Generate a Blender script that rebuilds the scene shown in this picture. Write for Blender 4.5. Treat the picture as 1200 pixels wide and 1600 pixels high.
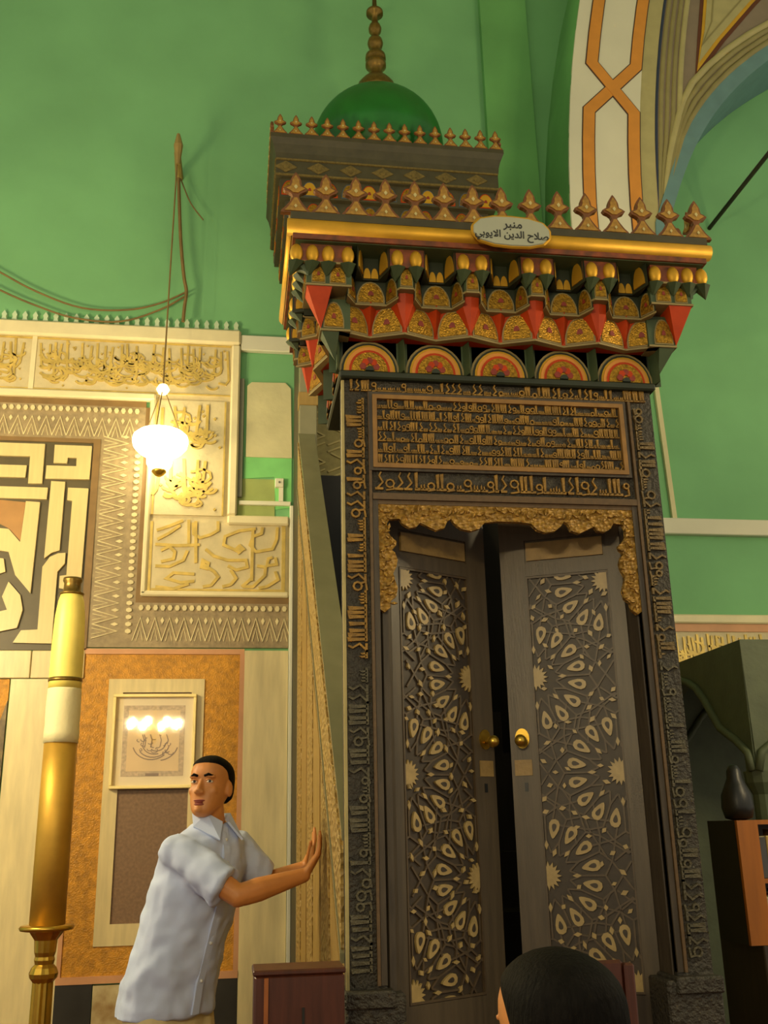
import bpy, bmesh, math, random
from math import sin, cos, pi, radians
from mathutils import Vector, Matrix
for o in list(bpy.data.objects): bpy.data.objects.remove(o)
SC = bpy.context.scene; COL = SC.collection

# ------------------------------------------------------------------ camera
FPX, CAM_H = 1560.0, 1.48
YAW, PITCH, ROLL = radians(8.6), radians(17.5), radians(1.24)
cam_d = bpy.data.cameras.new('camera'); cam = bpy.data.objects.new('camera', cam_d); COL.objects.link(cam)
_f = Vector((sin(YAW)*cos(PITCH), cos(YAW)*cos(PITCH), sin(PITCH)))
_r0 = Vector((cos(YAW), -sin(YAW), 0)); _u0 = _r0.cross(_f)
_r = _r0*cos(ROLL) - _u0*sin(ROLL); _u = _r0*sin(ROLL) + _u0*cos(ROLL)
_m = Matrix((_r, _u, -_f)).transposed().to_4x4(); _m.translation = (0, 0, CAM_H)
cam.matrix_world = _m
cam_d.sensor_fit = 'HORIZONTAL'; cam_d.sensor_width = 36; cam_d.lens = 36*FPX/1200; cam_d.clip_start = .05
SC.camera = cam

# ------------------------------------------------------------------ world and view
SC.view_settings.view_transform = 'Standard'; SC.view_settings.look = 'None'
SC.view_settings.exposure = 0.75; SC.view_settings.gamma = 1.0; SC.view_settings.use_curve_mapping = False
W = bpy.data.worlds.new('hall_light'); SC.world = W; W.use_nodes = True
W.node_tree.nodes['Background'].inputs[0].default_value = (1.0, .93, .72, 1)
W.node_tree.nodes['Background'].inputs[1].default_value = 0.34

YW = 6.6                                   # qibla wall plane
def on_plane(px, py, Y):                   # measured point of the photograph -> point on a plane of the room
    d = _f*FPX + _r*(px-600) - _u*(py-800)
    return Vector((0, 0, CAM_H)) + d*(Y/d.y)
def WP(px, py): p = on_plane(px, py, YW); return (p.x, p.z)

# ------------------------------------------------------------------ materials
def lin(c):
    r = []
    for x in c[:3]:
        x = x/255
        r.append(x/12.92 if x <= .04045 else ((x+.055)/1.055)**2.4)
    return (*r, 1)
def mat(name, c, rough=.6, metal=0, var=.18, scale=8, bump=0, bscale=60, c2=None, emit=0, spec=.5, stretch=None, vor=False, thresh=None, coat=0):
    m = bpy.data.materials.new(name); m.use_nodes = True; nt = m.node_tree; b = nt.nodes['Principled BSDF']
    b.inputs['Roughness'].default_value = rough; b.inputs['Metallic'].default_value = metal
    b.inputs['Specular IOR Level'].default_value = spec
    if coat: b.inputs['Coat Weight'].default_value = coat
    tc = nt.nodes.new('ShaderNodeTexCoord'); mp = nt.nodes.new('ShaderNodeMapping')
    nt.links.new(tc.outputs['Object'], mp.inputs[0])
    if stretch: mp.inputs['Scale'].default_value = stretch
    if var or c2:
        n = nt.nodes.new('ShaderNodeTexNoise'); n.inputs['Scale'].default_value = scale; n.inputs['Detail'].default_value = 6
        nt.links.new(mp.outputs[0], n.inputs[0])
        r = nt.nodes.new('ShaderNodeValToRGB'); nt.links.new(n.outputs[0], r.inputs[0])
        lo, hi = thresh or (.3, .7)
        r.color_ramp.elements[0].position = lo; r.color_ramp.elements[1].position = hi
        L = lin(c)
        a = lin(c2) if c2 else tuple(min(1, x*(1+var)) for x in L[:3])+(1,)
        r.color_ramp.elements[0].color = tuple(x*(1-var) for x in L[:3])+(1,)
        r.color_ramp.elements[1].color = a
        nt.links.new(r.outputs[0], b.inputs['Base Color'])
    else: b.inputs['Base Color'].default_value = lin(c)
    if bump:
        if vor:
            t = nt.nodes.new('ShaderNodeTexVoronoi'); out = t.outputs['Distance']
        else:
            t = nt.nodes.new('ShaderNodeTexNoise'); t.inputs['Detail'].default_value = 4; out = t.outputs[0]
        t.inputs['Scale'].default_value = bscale; nt.links.new(mp.outputs[0], t.inputs[0])
        bp = nt.nodes.new('ShaderNodeBump'); bp.inputs['Strength'].default_value = bump; bp.inputs['Distance'].default_value = .02
        nt.links.new(out, bp.inputs['Height']); nt.links.new(bp.outputs[0], b.inputs['Normal'])
    if emit:
        b.inputs['Emission Color'].default_value = lin(c); b.inputs['Emission Strength'].default_value = emit
    return m
M = dict(
 green=mat('green_plaster', (118,178,120), .75, var=.10, scale=1.3, bump=.06, bscale=14),
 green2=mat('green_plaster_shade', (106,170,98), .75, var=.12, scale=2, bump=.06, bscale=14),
 cream=mat('cream_paint', (205,198,150), .6, var=.06, scale=3),
 marble=mat('cream_marble', (214,196,142), .38, var=.10, scale=5, stretch=(6,6,.8)),
 marble2=mat('white_marble', (222,206,152), .38, var=.12, scale=4, stretch=(5,5,.7)),
 panel=mat('carved_marble', (204,190,146), .5, var=.10, scale=10, bump=.12, bscale=50),
 goldletter=mat('gold_letter', (206,178,92), .42, .25, var=.22, scale=14),
 framem=mat('marble_frame', (226,214,168), .4, var=.06, scale=6),
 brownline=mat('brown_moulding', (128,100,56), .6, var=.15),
 zig=mat('inlay_ground', (152,134,98), .5, var=.22, scale=30, bump=.1, bscale=90),
 zigw=mat('inlay_white', (216,202,152), .4, var=.08),
 kufdark=mat('kufic_dark_stone', (84,75,48), .5, var=.10),
 kufbrown=mat('kufic_brown_stone', (165,122,66), .5, var=.10),
 kufcream=mat('kufic_cream_strip', (212,192,132), .4, var=.05, scale=5, stretch=(9,9,.8)),
 orange=mat('orange_mosaic', (196,138,34), .5, var=.28, scale=30, bump=.25, bscale=110, vor=True),
 pink=mat('pink_marble', (205,150,104), .5, var=.08),
 porph=mat('brown_porphyry', (126,98,70), .5, var=.18, scale=60),
 darkstone=mat('dark_stone', (40,38,30), .5, var=.2),
 wood=mat('dark_wood', (66,56,42), .5, var=.28, scale=14, bump=.1, bscale=30, stretch=(4,4,.6)),
 woodcarve=mat('dark_carved_wood', (52,47,36), .55, var=.35, scale=40, bump=.7, bscale=75),
 woodlet=mat('carved_letter_wood', (140,104,34), .5, .1, var=.35, scale=35, bump=.35, bscale=120),
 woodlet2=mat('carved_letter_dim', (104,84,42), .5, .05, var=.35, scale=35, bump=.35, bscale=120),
 woodlet3=mat('carved_letter_bare', (78,72,50), .5, 0, var=.3, scale=35, bump=.35, bscale=120),
 woodgold=mat('gilded_carved_wood', (160,122,50), .5, .15, var=.4, scale=55, bump=.8, bscale=65, vor=True),
 woodbrown=mat('brown_moulding_wood', (92,70,40), .5, var=.2, scale=20, stretch=(3,3,3)),
 woodmould=mat('tan_moulding_wood', (140,102,46), .5, var=.2, scale=20),
 doorwood=mat('door_wood', (82,70,52), .42, var=.2, scale=9, bump=.05, bscale=40, stretch=(5,5,.5)),
 doordark=mat('door_field_wood', (56,45,31), .5, var=.25, scale=30),
 strap=mat('strap_wood', (80,65,45), .45, var=.2, scale=30),
 ivory=mat('ivory_inlay', (164,140,88), .4, var=.14, scale=40),
 doorpan=mat('door_lintel_panel', (148,120,68), .5, var=.16, scale=30, bump=.1, bscale=90),
 sidewood=mat('tan_side_wood', (150,122,62), .5, var=.16, scale=6, stretch=(4,4,.5), bump=.08, bscale=30),
 sidecarve=mat('tan_carved_wood', (160,132,70), .5, var=.25, scale=30, bump=.9, bscale=45, vor=True),
 rail=mat('grey_rail', (128,124,92), .25, var=.08, scale=8),
 paleedge=mat('pale_edge', (170,155,100), .5, var=.1),
 latt=mat('lattice_ground', (150,140,84), .5, var=.2, scale=20),
 lattbar=mat('lattice_bar', (186,172,112), .5, var=.15),
 gold=mat('gilt', (198,152,40), .52, .55, var=.12, scale=12),
 goldp=mat('gilt_painted', (158,118,30), .34, .7, var=.45, scale=90, bump=.3, bscale=160),
 darkgreen=mat('dark_green_paint', (34,42,24), .55, var=.2, scale=15),
 midgreen=mat('grey_green_paint', (62,78,48), .55, var=.15, scale=15),
 creamline=mat('cream_line', (138,122,74), .55, var=.15),
 orangep=mat('orange_paint', (176,58,12), .5, spec=.25, var=.14, scale=15),
 redp=mat('red_paint', (128,42,22), .5, var=.2, scale=30),
 maroon=mat('frieze_paint', (92,58,36), .55, var=.3, scale=25, c2=(140,70,36)),
 crest=mat('crest_paint', (158,120,46), .5, .1, var=.3, scale=60),
 friezed=mat('frieze_ornament', (104,88,42), .5, .1, var=.3, scale=60),
 crestred=mat('crest_red', (112,68,30), .5, var=.35, scale=40),
 crestlight=mat('crest_light', (188,176,120), .5, var=.2, scale=60),
 kdark=mat('kiosk_dark_paint', (62,58,36), .55, var=.2, scale=15),
 blue=mat('blue_grey_paint', (70,84,96), .5, var=.15),
 dome=mat('green_dome_paint', (26,104,34), .38, var=.14, scale=6, spec=.35),
 brassold=mat('aged_gilt', (122,98,42), .36, .7, var=.25, scale=40),
 white=mat('white_plaster', (214,212,186), .7, var=.05, scale=2),
 strapor=mat('orange_strap_paint', (206,138,52), .6, var=.08),
 blackline=mat('dark_line_paint', (74,52,40), .6, var=.1),
 yellowst=mat('pale_yellow_paint', (170,162,110), .65, var=.08),
 mauve=mat('mauve_paint', (132,118,98), .7, var=.06),
 ochre=mat('ochre_paint', (196,152,34), .6, var=.08),
 brown=mat('brown_paint', (92,48,26), .6, var=.1),
 olive=mat('olive_moulding', (140,132,84), .65, var=.08),
 navy=mat('navy_line', (40,52,74), .6, var=.1),
 bluep=mat('blue_paint', (96,132,132), .65, var=.08),
 brass=mat('brass', (196,160,64), .28, .9, var=.12, scale=12),
 brasstube=mat('satin_brass', (200,158,62), .5, .6, var=.10, scale=9),
 wax=mat('yellow_wax', (240,220,110), .45, var=.06, scale=10),
 paper=mat('white_wrap', (236,226,176), .65, var=.05, scale=10, bump=.3, bscale=18),
 glassl=mat('lit_glass', (255,238,190), .3, emit=6.5, var=0),
 bulb=mat('lit_bulb', (255,226,150), .3, emit=60, var=0),
 cord=mat('brown_cord', (120,98,52), .7, var=.2),
 peg=mat('old_wood_peg', (150,128,70), .6, var=.2),
 plast=mat('white_plastic', (226,224,196), .4, var=.03),
 greypl=mat('grey_plastic', (120,122,100), .5, var=.05),
 cement=mat('pale_cement', (206,200,154), .8, var=.08, scale=6, bump=.2, bscale=14),
 paperp=mat('picture_paper', (236,204,146), .6, var=.05),
 matbd=mat('picture_mat', (244,226,182), .6, var=.04),
 bord=mat('picture_border', (204,178,136), .6, var=.25, scale=50),
 ink=mat('grey_ink', (150,122,88), .6, var=.1),
 gframe=mat('gilt_frame', (242,222,150), .4, .15, var=.06),
 redwood=mat('dark_red_wood', (74,36,22), .38, var=.3, scale=8, stretch=(6,6,.6)),
 rededge=mat('red_wood_edge', (150,86,38), .35, var=.2, scale=9),
 stone=mat('shaded_wall_stone', (82,92,66), .6, var=.16, scale=6, bump=.15, bscale=20),
 bookwood=mat('orange_wood', (158,92,12), .45, var=.15, scale=6, stretch=(5,5,.5)),
 blackw=mat('shade_black', (22,18,12), .5, var=.2),
 brownw=mat('dark_brown_wood', (46,38,28), .5, var=.25, stretch=(4,4,.6)),
 black=mat('black_plastic', (20,22,20), .4, var=.1),
 iron=mat('iron', (52,50,36), .6, .4, var=.2, scale=20),
 floor=mat('red_carpet', (96,40,34), .95, var=.25, scale=12),
 ceil=mat('ceiling_plaster', (170,180,140), .8, var=.08, scale=1),
 skin=mat('skin', (196,128,66), .5, var=.08, scale=16),
 lips=mat('lips', (140,66,50), .5, var=.05),
 hair=mat('black_hair', (13,11,9), .7, spec=.08, var=.4, scale=60, bump=.25, bscale=120, stretch=(2,2,.5)),
 eyew=mat('eye_white', (220,206,180), .3, var=.02), iris=mat('iris', (34,22,14), .25, var=.02),
 shirt=mat('pale_blue_shirt', (190,202,232), .75, var=.06, scale=4, bump=.25, bscale=9),
 button=mat('shirt_button', (214,212,206), .4, var=.02),
 trouser=mat('beige_trousers', (208,192,142), .8, var=.06, scale=5, bump=.2, bscale=10),
 darkcl=mat('dark_jacket', (34,34,36), .8, var=.1),
 shoe=mat('brown_leather', (60,38,22), .4, var=.1),
 plaq=mat('plaque_face', (164,168,146), .3, var=.05),
 letterblk=mat('black_letter', (34,36,34), .5, var=0),
)
def glass_mat():
    m = bpy.data.materials.new('picture_glass'); m.use_nodes = True; nt = m.node_tree
    nt.nodes.remove(nt.nodes['Principled BSDF'])
    t = nt.nodes.new('ShaderNodeBsdfTransparent'); g = nt.nodes.new('ShaderNodeBsdfGlossy'); g.inputs['Roughness'].default_value = .03
    x = nt.nodes.new('ShaderNodeMixShader'); x.inputs[0].default_value = .07
    nt.links.new(t.outputs[0], x.inputs[1]); nt.links.new(g.outputs[0], x.inputs[2]); nt.links.new(x.outputs[0], nt.nodes['Material Output'].inputs[0])
    return m
M['glass'] = glass_mat()

# ------------------------------------------------------------------ helpers
def tag(o, label=None, cat=None, group=None, kind=None):
    if label: o['label'] = label
    if cat: o['category'] = cat
    if group: o['group'] = group
    if kind: o['kind'] = kind
    return o
def thing(name, loc, label, cat, group=None):
    o = bpy.data.objects.new(name, None); COL.objects.link(o); o.location = loc; o.empty_display_size = .1
    return tag(o, label, cat, group)
def woff(p):
    v = Vector((0,0,0))
    while p is not None: v += p.location; p = p.parent
    return v
class Fr:                                   # a plane: u, v in the plane, n out of it
    def __init__(s, o, u, v, n): s.o, s.u, s.v, s.n = Vector(o), Vector(u), Vector(v), Vector(n)
    def __call__(s, u, v, n=0): return s.o + s.u*u + s.v*v + s.n*n
class MB:
    def __init__(s): s.v, s.f, s.m = [], [], []
    def add(s, vs, fs, m=0):
        k = len(s.v); s.v += [tuple(x) for x in vs]
        for f in fs: s.f.append([i+k for i in f]); s.m.append(m)
        return s
    def box(s, x0, x1, y0, y1, z0, z1, m=0):
        return s.add([(x,y,z) for z in (z0,z1) for y in (y0,y1) for x in (x0,x1)],
              [(0,2,3,1),(4,5,7,6),(0,1,5,4),(2,6,7,3),(0,4,6,2),(1,3,7,5)], m)
    def prism(s, pts, vec, m=0, mcap=None):  # polygon of 3-D points pushed along vec
        n = len(pts); vec = Vector(vec); P = [Vector(p) for p in pts]; Q = [p+vec for p in P]
        k = len(s.v); s.v += [tuple(p) for p in P+Q]
        s.f.append(list(range(k+n-1, k-1, -1))); s.m.append(m)
        s.f.append(list(range(k+n, k+2*n))); s.m.append(m if mcap is None else mcap)
        for i in range(n):
            j = (i+1) % n; s.f.append([k+i, k+j, k+n+j, k+n+i]); s.m.append(m)
        return s
    def fprism(s, fr, pts, n0, n1, m=0, mcap=None):
        return s.prism([fr(u, v, n0) for u, v in pts], fr.n*(n1-n0), m, mcap)
    def frect(s, fr, u0, u1, v0, v1, n0, n1, m=0): return s.fprism(fr, [(u0,v0),(u1,v0),(u1,v1),(u0,v1)], n0, n1, m)
    def ribbon(s, fr, line, w, n0, n1, m=0):   # flat strip following a line in the plane
        MB.cnt = (getattr(MB, 'cnt', 0)+1) % 11; n1 += (MB.cnt-5)*.00022*(1 if abs(n1-n0) > .004 else .3)
        L = [Vector(p) for p in line]; L = [p for i, p in enumerate(L) if i == 0 or (p-L[i-1]).length > 1e-6]
        if len(L) < 2: return s
        closed = (L[0]-L[-1]).length < 1e-5 and len(L) > 3
        a, b = [], []
        for i, p in enumerate(L):
            d0 = (p-L[i-1]).normalized() if i > 0 else ((L[-1]-L[-2]).normalized() if closed else None)
            d1 = (L[i+1]-p).normalized() if i < len(L)-1 else ((L[1]-L[0]).normalized() if closed else None)
            t = (d0 or d1)+(d1 or d0); t = t.normalized() if t.length > 1e-3 else (d1 or d0)
            k = 1/max(.5, t.dot(d1 or d0)); q = Vector((-t.y, t.x))*(w/2*k)
            a.append(p+q); b.append(p-q)
        n = len(L); k = len(s.v)
        for lv in (n0, n1):
            for P in (a, b): s.v += [tuple(fr(p.x, p.y, lv)) for p in P]
        for i in range(n-1):
            A0, A1, B0, B1 = k+i, k+i+1, k+n+i, k+n+i+1; o = 2*n
            for f in ((A0,A1,B1,B0),(A0+o,B0+o,B1+o,A1+o),(A0,A0+o,A1+o,A1),(B0,B1,B1+o,B0+o)): s.f.append(list(f)); s.m.append(m)
        if not closed:
            for i in (0, n-1): s.f.append([k+i, k+n+i, k+3*n+i, k+2*n+i]); s.m.append(m)
        return s
    def tube(s, path, r, n=8, m=0):
        P = [Vector(p) for p in path]; R = r if isinstance(r, (list, tuple)) else [r]*len(P)
        k = len(s.v); prev = None
        for i, p in enumerate(P):
            t = (P[min(i+1, len(P)-1)] - P[max(i-1, 0)]).normalized()
            if prev is None: a = t.orthogonal().normalized()
            else:
                a = prev - t*prev.dot(t)
                a = a.normalized() if a.length > 1e-6 else t.orthogonal().normalized()
            prev = a; b = t.cross(a)
            s.v += [tuple(p + (a*cos(2*pi*j/n) + b*sin(2*pi*j/n))*R[i]) for j in range(n)]
        for i in range(len(P)-1):
            for j in range(n):
                j2 = (j+1) % n; s.f.append([k+i*n+j, k+i*n+j2, k+(i+1)*n+j2, k+(i+1)*n+j]); s.m.append(m)
        s.f.append(list(range(k+n-1, k-1, -1))); s.m.append(m)
        e = k+(len(P)-1)*n; s.f.append(list(range(e, e+n))); s.m.append(m)
        return s
    def lathe(s, prof, c, n=24, m=0, flute=0):   # prof: (radius, z)
        k = len(s.v); c = Vector(c)
        for r, z in prof:
            for j in range(n):
                rr = r*(1-flute*(j % 2)); s.v.append((c.x+rr*cos(2*pi*j/n), c.y+rr*sin(2*pi*j/n), c.z+z))
        for i in range(len(prof)-1):
            for j in range(n):
                j2 = (j+1) % n; s.f.append([k+i*n+j, k+i*n+j2, k+(i+1)*n+j2, k+(i+1)*n+j]); s.m.append(m)
        s.f.append(list(range(k+n-1, k-1, -1))); s.m.append(m)
        e = k+(len(prof)-1)*n; s.f.append(list(range(e, e+n))); s.m.append(m)
        return s
    def ell(s, c, rx, ry, rz, m=0, n=12, k2=8, rot=None):
        pts = []; k = len(s.v); c = Vector(c)
        for i in range(k2+1):
            th = pi*i/k2
            for j in range(n):
                p = Vector((rx*sin(th)*cos(2*pi*j/n), ry*sin(th)*sin(2*pi*j/n), rz*cos(th)))
                if rot is not None: p = rot @ p
                s.v.append(tuple(c+p))
        for i in range(k2):
            for j in range(n):
                j2 = (j+1) % n; s.f.append([k+i*n+j, k+(i+1)*n+j, k+(i+1)*n+j2, k+i*n+j2]); s.m.append(m)
        return s
    def loft(s, rings, m=0):                   # rings: lists of points, equal length, capped
        k = len(s.v); n = len(rings[0])
        for r in rings: s.v += [tuple(p) for p in r]
        for i in range(len(rings)-1):
            for j in range(n):
                j2 = (j+1) % n; s.f.append([k+i*n+j, k+i*n+j2, k+(i+1)*n+j2, k+(i+1)*n+j]); s.m.append(m)
        s.f.append(list(range(k+n-1, k-1, -1))); s.m.append(m)
        e = k+(len(rings)-1)*n; s.f.append(list(range(e, e+n))); s.m.append(m)
        return s
    def mesh(s, name, mats, off=(0,0,0), smooth=False, merge=0):
        off = Vector(off); me = bpy.data.meshes.new(name)
        me.from_pydata([tuple(Vector(v)-off) for v in s.v], [], s.f)
        for mm in (mats if isinstance(mats, (list, tuple)) else [mats]): me.materials.append(M[mm] if isinstance(mm, str) else mm)
        me.polygons.foreach_set('material_index', s.m)
        bm = bmesh.new(); bm.from_mesh(me)
        if merge: bmesh.ops.remove_doubles(bm, verts=bm.verts, dist=merge)
        bmesh.ops.recalc_face_normals(bm, faces=bm.faces)
        bm.to_mesh(me); bm.free()
        if smooth: me.polygons.foreach_set('use_smooth', [True]*len(me.polygons))
        me.update(); return me
    def build(s, name, mats, parent=None, smooth=False, bevel=0, auto=False):
        me = s.mesh(name, mats, woff(parent) if parent else (0,0,0), smooth or auto)
        o = bpy.data.objects.new(name, me); COL.objects.link(o); o.parent = parent
        if auto:
            try: me.set_sharp_from_angle(angle=radians(35))
            except Exception: pass
        if bevel:
            b = o.modifiers.new('edge', 'BEVEL'); b.width = bevel; b.segments = 1; b.limit_method = 'ANGLE'
        return o
def place(name, me, loc, parent, rotz=0, scale=1):
    o = bpy.data.objects.new(name, me); COL.objects.link(o); o.parent = parent
    o.location = Vector(loc) - (woff(parent) if parent else Vector((0,0,0)))
    o.rotation_euler = (0,0,rotz); o.scale = (scale,)*3
    return o
def clip_rect(pts, u0, u1, v0, v1):
    def cut(P, ins, inter):
        out = []
        for i, a in enumerate(P):
            b = P[i-1]
            if ins(a):
                if not ins(b): out.append(inter(b, a))
                out.append(a)
            elif ins(b): out.append(inter(b, a))
        return out
    def ix(c): return lambda a, b: (c, a[1]+(b[1]-a[1])*(c-a[0])/(b[0]-a[0]))
    def iy(c): return lambda a, b: (a[0]+(b[0]-a[0])*(c-a[1])/(b[1]-a[1]), c)
    for ins, it in ((lambda p: p[0] >= u0, ix(u0)), (lambda p: p[0] <= u1, ix(u1)), (lambda p: p[1] >= v0, iy(v0)), (lambda p: p[1] <= v1, iy(v1))):
        if not pts: return []
        pts = cut(pts, ins, it)
    return pts
def area(p): return abs(sum(p[i-1][0]*p[i][1]-p[i][0]*p[i-1][1] for i in range(len(p))))/2
def arch_pts(w, h, n=6, point=.45):           # pointed arch outline, foot centre at 0,0
    L = [(-w/2, 0)]
    for i in range(n+1):
        t = i/n; a = pi/2*t
        L.append((-w/2*cos(a)**.85 if i < n else 0, h*(.25 + .75*sin(a)**(1.0+point))))
    R = [(-x, y) for x, y in reversed(L[:-1])]
    return L + R

# ------------------------------------------------------------------ carved inscriptions
def kufic(mb, fr, u0, u1, v0, v1, n0, n1, m, seed, dens=1.0, stem=.09):
    R = random.Random(seed); h = v1-v0; w = h*stem*1.0; u = u0; base = v0+h*.14
    while u < u1-h*.2:
        t = R.random(); g = h*R.uniform(.10, .2)/dens
        if t < .36:                            # tall stems joined at the foot
            k = R.choice((1,1,2,2,3))
            for i in range(k):
                uu = u+i*h*.2; top = v1-h*R.uniform(0,.08)
                if uu+w > u1: break
                mb.fprism(fr, [(uu,base),(uu+w,base),(uu+w*1.3,top),(uu-w*.5,top-h*.05)], n0, n1, m)
            L = (k-1)*h*.2+w*1.6; mb.frect(fr, u-w*.4, min(u+L+h*.1,u1), base-h*.07, base+h*.05, n0, n1, m); u += L+g
        elif t < .62:                          # low teeth
            k = R.choice((2,3,4))
            for i in range(k):
                uu = u+i*h*.14
                if uu+w > u1: break
                mb.fprism(fr, [(uu,base),(uu+w*.8,base),(uu+w*.5,base+h*R.uniform(.22,.36)),(uu-w*.2,base+h*.2)], n0, n1, m)
            L = k*h*.14; mb.frect(fr, u-w*.4, min(u+L+h*.06,u1), base-h*.07, base+h*.05, n0, n1, m); u += L+g*.6
        elif t < .84:                          # round letter with a tail
            r = h*R.uniform(.13,.2); cu = u+r; cv = base+h*R.uniform(.12,.45)
            if cu+r > u1: break
            ring = [(cu+r*cos(a*pi/4), cv+r*sin(a*pi/4)) for a in range(9)]
            mb.ribbon(fr, ring, w*.8, n0, n1, m)
            mb.ribbon(fr, [(cu+r*.7,cv-r*.6),(cu+r,base-h*.02),(cu-r,base-h*.08)], w*.8, n0, n1, m); u += 2*r+g
        else:                                  # rising stroke with a bent head
            mb.ribbon(fr, [(u,base),(u+h*.28,base+h*.3),(u+h*.1,base+h*.62),(u+h*.2,v1-h*.05)], w*.8, n0, n1, m)
            mb.frect(fr, u-w, min(u+h*.3,u1), base-h*.07, base+h*.04, n0, n1, m); u += h*.34+g
def thuluth(mb, fr, u0, u1, v0, v1, n0, n1, m, seed, dens=1.0, w=.016):
    R = random.Random(seed); U, V = u1-u0, v1-v0
    u = u0+w
    while u < u1-w:                            # slanted stems
        if R.random() < .75:
            a = v0+V*R.uniform(.2,.5); b = v1-V*R.uniform(0,.1); lean = R.uniform(-.02,.02)
            mb.ribbon(fr, [(u,b),(u+lean*.5,(a+b)/2),(u+lean,a)], w, n0, n1, m)
            if R.random() < .5: mb.ribbon(fr, [(u+lean,a),(u+lean-.02,a-.03),(u+lean-.07,a-.02)], w*.9, n0, n1, m)
        u += R.uniform(.04,.085)/dens
    for i in range(int(U*V*190*dens)):         # bowls and loops
        r = R.uniform(.03,.075); cu = R.uniform(u0+r+w, max(u0+r+w+.001, u1-r-w)); cv = R.uniform(v0+r+w, v0+max(r+w+.001,V*.72))
        a0 = R.uniform(pi*.9, pi*1.2); sp = R.choice((pi*.8, pi, pi*1.5))
        ln = [(min(max(cu+r*cos(a0+sp*k/6),u0+w),u1-w), min(max(cv+r*.7*sin(a0+sp*k/6),v0+w),v1-w)) for k in range(7)]
        mb.ribbon(fr, ln, w*R.uniform(.7,1), n0, n1, m)
    for i in range(int(U*V*60*dens)):
        cu = R.uniform(u0+w, u1-w); cv = R.uniform(v0+w, v1-w); q = w*.55
        mb.fprism(fr, [(cu-q,cv),(cu,cv-q),(cu+q,cv),(cu,cv+q)], n0, n1+.0003*(i%5), m)

# ================================================================== the setting
S = lambda o: tag(o, kind='structure')
S(MB().box(-5, 7, -3.5, YW+.3, -.1, 0).build('floor', 'floor'))
S(MB().box(-5, 7, -3.5, YW+.3, 9.6, 9.75).build('ceiling', 'ceil'))
wall = S(MB().box(-5, 7, YW, YW+.3, 0, 9.6).build('wall_back', 'green'))
WF = Fr((0, YW, 0), (1,0,0), (0,0,1), (0,-1,0))         # wall plane: u = x, v = z, n towards the hall
def wpart(name, mats, fn, parent=wall, **k):
    mb = MB(); fn(mb); return mb.build(name, mats, parent, **k)
XL = -2.93                                               # where the marble dressing runs on beyond the picture
# carved inscription border: top run, right run, low return towards the minbar
zt, zb = 4.80, 4.40
slab = wpart('inscription_panel', 'panel', lambda b: (b.frect(WF, XL, -.075, zb, zt, 0, .03)))
slab2 = wpart('inscription_panel', 'panel', lambda b: (b.frect(WF, -.60, -.105, 3.52, 4.36, 0, .03)))
slab3 = wpart('inscription_panel', 'panel', lambda b: (b.frect(WF, -.60, .32, 2.99, 3.47, 0, .03)))
def letters1(b):
    thuluth(b, WF, -1.42, -.10, zb+.02, zt-.02, .028, .040, 0, 5, 1.25, .015)
    thuluth(b, WF, XL+.05, -1.47, zb+.02, zt-.02, .028, .040, 0, 6, 1.25, .015)
wpart('carved_letters', 'goldletter', letters1, slab)
wpart('panel_divider', 'framem', lambda b: b.frect(WF, -1.462, -1.43, zb, zt, .02, .04), slab)
wpart('carved_letters', 'goldletter', lambda b: (thuluth(b, WF, -.57, -.13, 3.97, 4.33, .028, .040, 0, 11, .8, .02), thuluth(b, WF, -.57, -.13, 3.54, 3.93, .028, .040, 0, 12, .8, .02)), slab2)
T4 = [[(400,165),(300,205),(210,235)],[(440,160),(440,330)],[(470,180),(475,260),(520,290),(600,265),(650,235),(650,170)],[(215,300),(300,255),(380,200)],
 [(200,335),(350,345),(520,340)],[(920,225),(800,240),(700,280),(690,340),(780,380),(830,370),(800,340)],[(970,215),(960,260),(900,280),(880,340),(920,390),(1040,370),(1070,300),(1075,215)],
 [(900,220),(890,600)],[(560,370),(620,420),(720,450),(850,450),(860,500),(780,520),(720,490)],[(200,490),(300,495),(400,450),(430,380)],[(240,380),(300,350),(340,390),(330,440),(240,460)],
 [(540,470),(570,500),(620,530),(650,570),(600,630),(540,640)],[(480,550),(330,540),(280,580),(380,610),(480,600)],[(200,640),(330,655),(440,620)],[(740,520),(780,580),(740,625),(680,640)],
 [(1060,430),(1070,480),(1000,490),(1010,440),(1040,430)],[(930,490),(990,500),(985,560),(900,640),(830,640)],[(1060,530),(1080,590),(1000,640),(940,650)],[(490,170),(490,470)],[(820,640),(880,590),(900,560)],
 [(540,450),(580,470),(570,510),(530,500),(540,450)],[(800,350),(830,370),(800,395),(780,370),(800,350)]]
wpart('carved_letters', 'goldletter', lambda b: [b.ribbon(WF, [WP(200+x/4.615, 780+y/4.615) for x, y in ln], .020, .028, .040) for ln in T4], slab3)
# gilded edge lines round the carved fields
wpart('marble_backing', 'panel', lambda b: (b.frect(WF, -.64, -.03, 3.45, 4.42, 0, .015), b.frect(WF, -.64, .338, 2.93, 3.50, 0, .012)))
wpart('gilt_line', 'goldletter', lambda b: [b.frect(WF, *r, .028, .036) for r in ((XL,-.09,4.785,4.797),(XL,-.09,4.403,4.412),(-.592,-.58,3.52,4.36),(-.125,-.113,3.52,4.36),(-.592,-.575,2.99,3.47),(.285,.31,2.99,3.47),(-.57,.285,2.995,3.01))], slab3)
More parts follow.
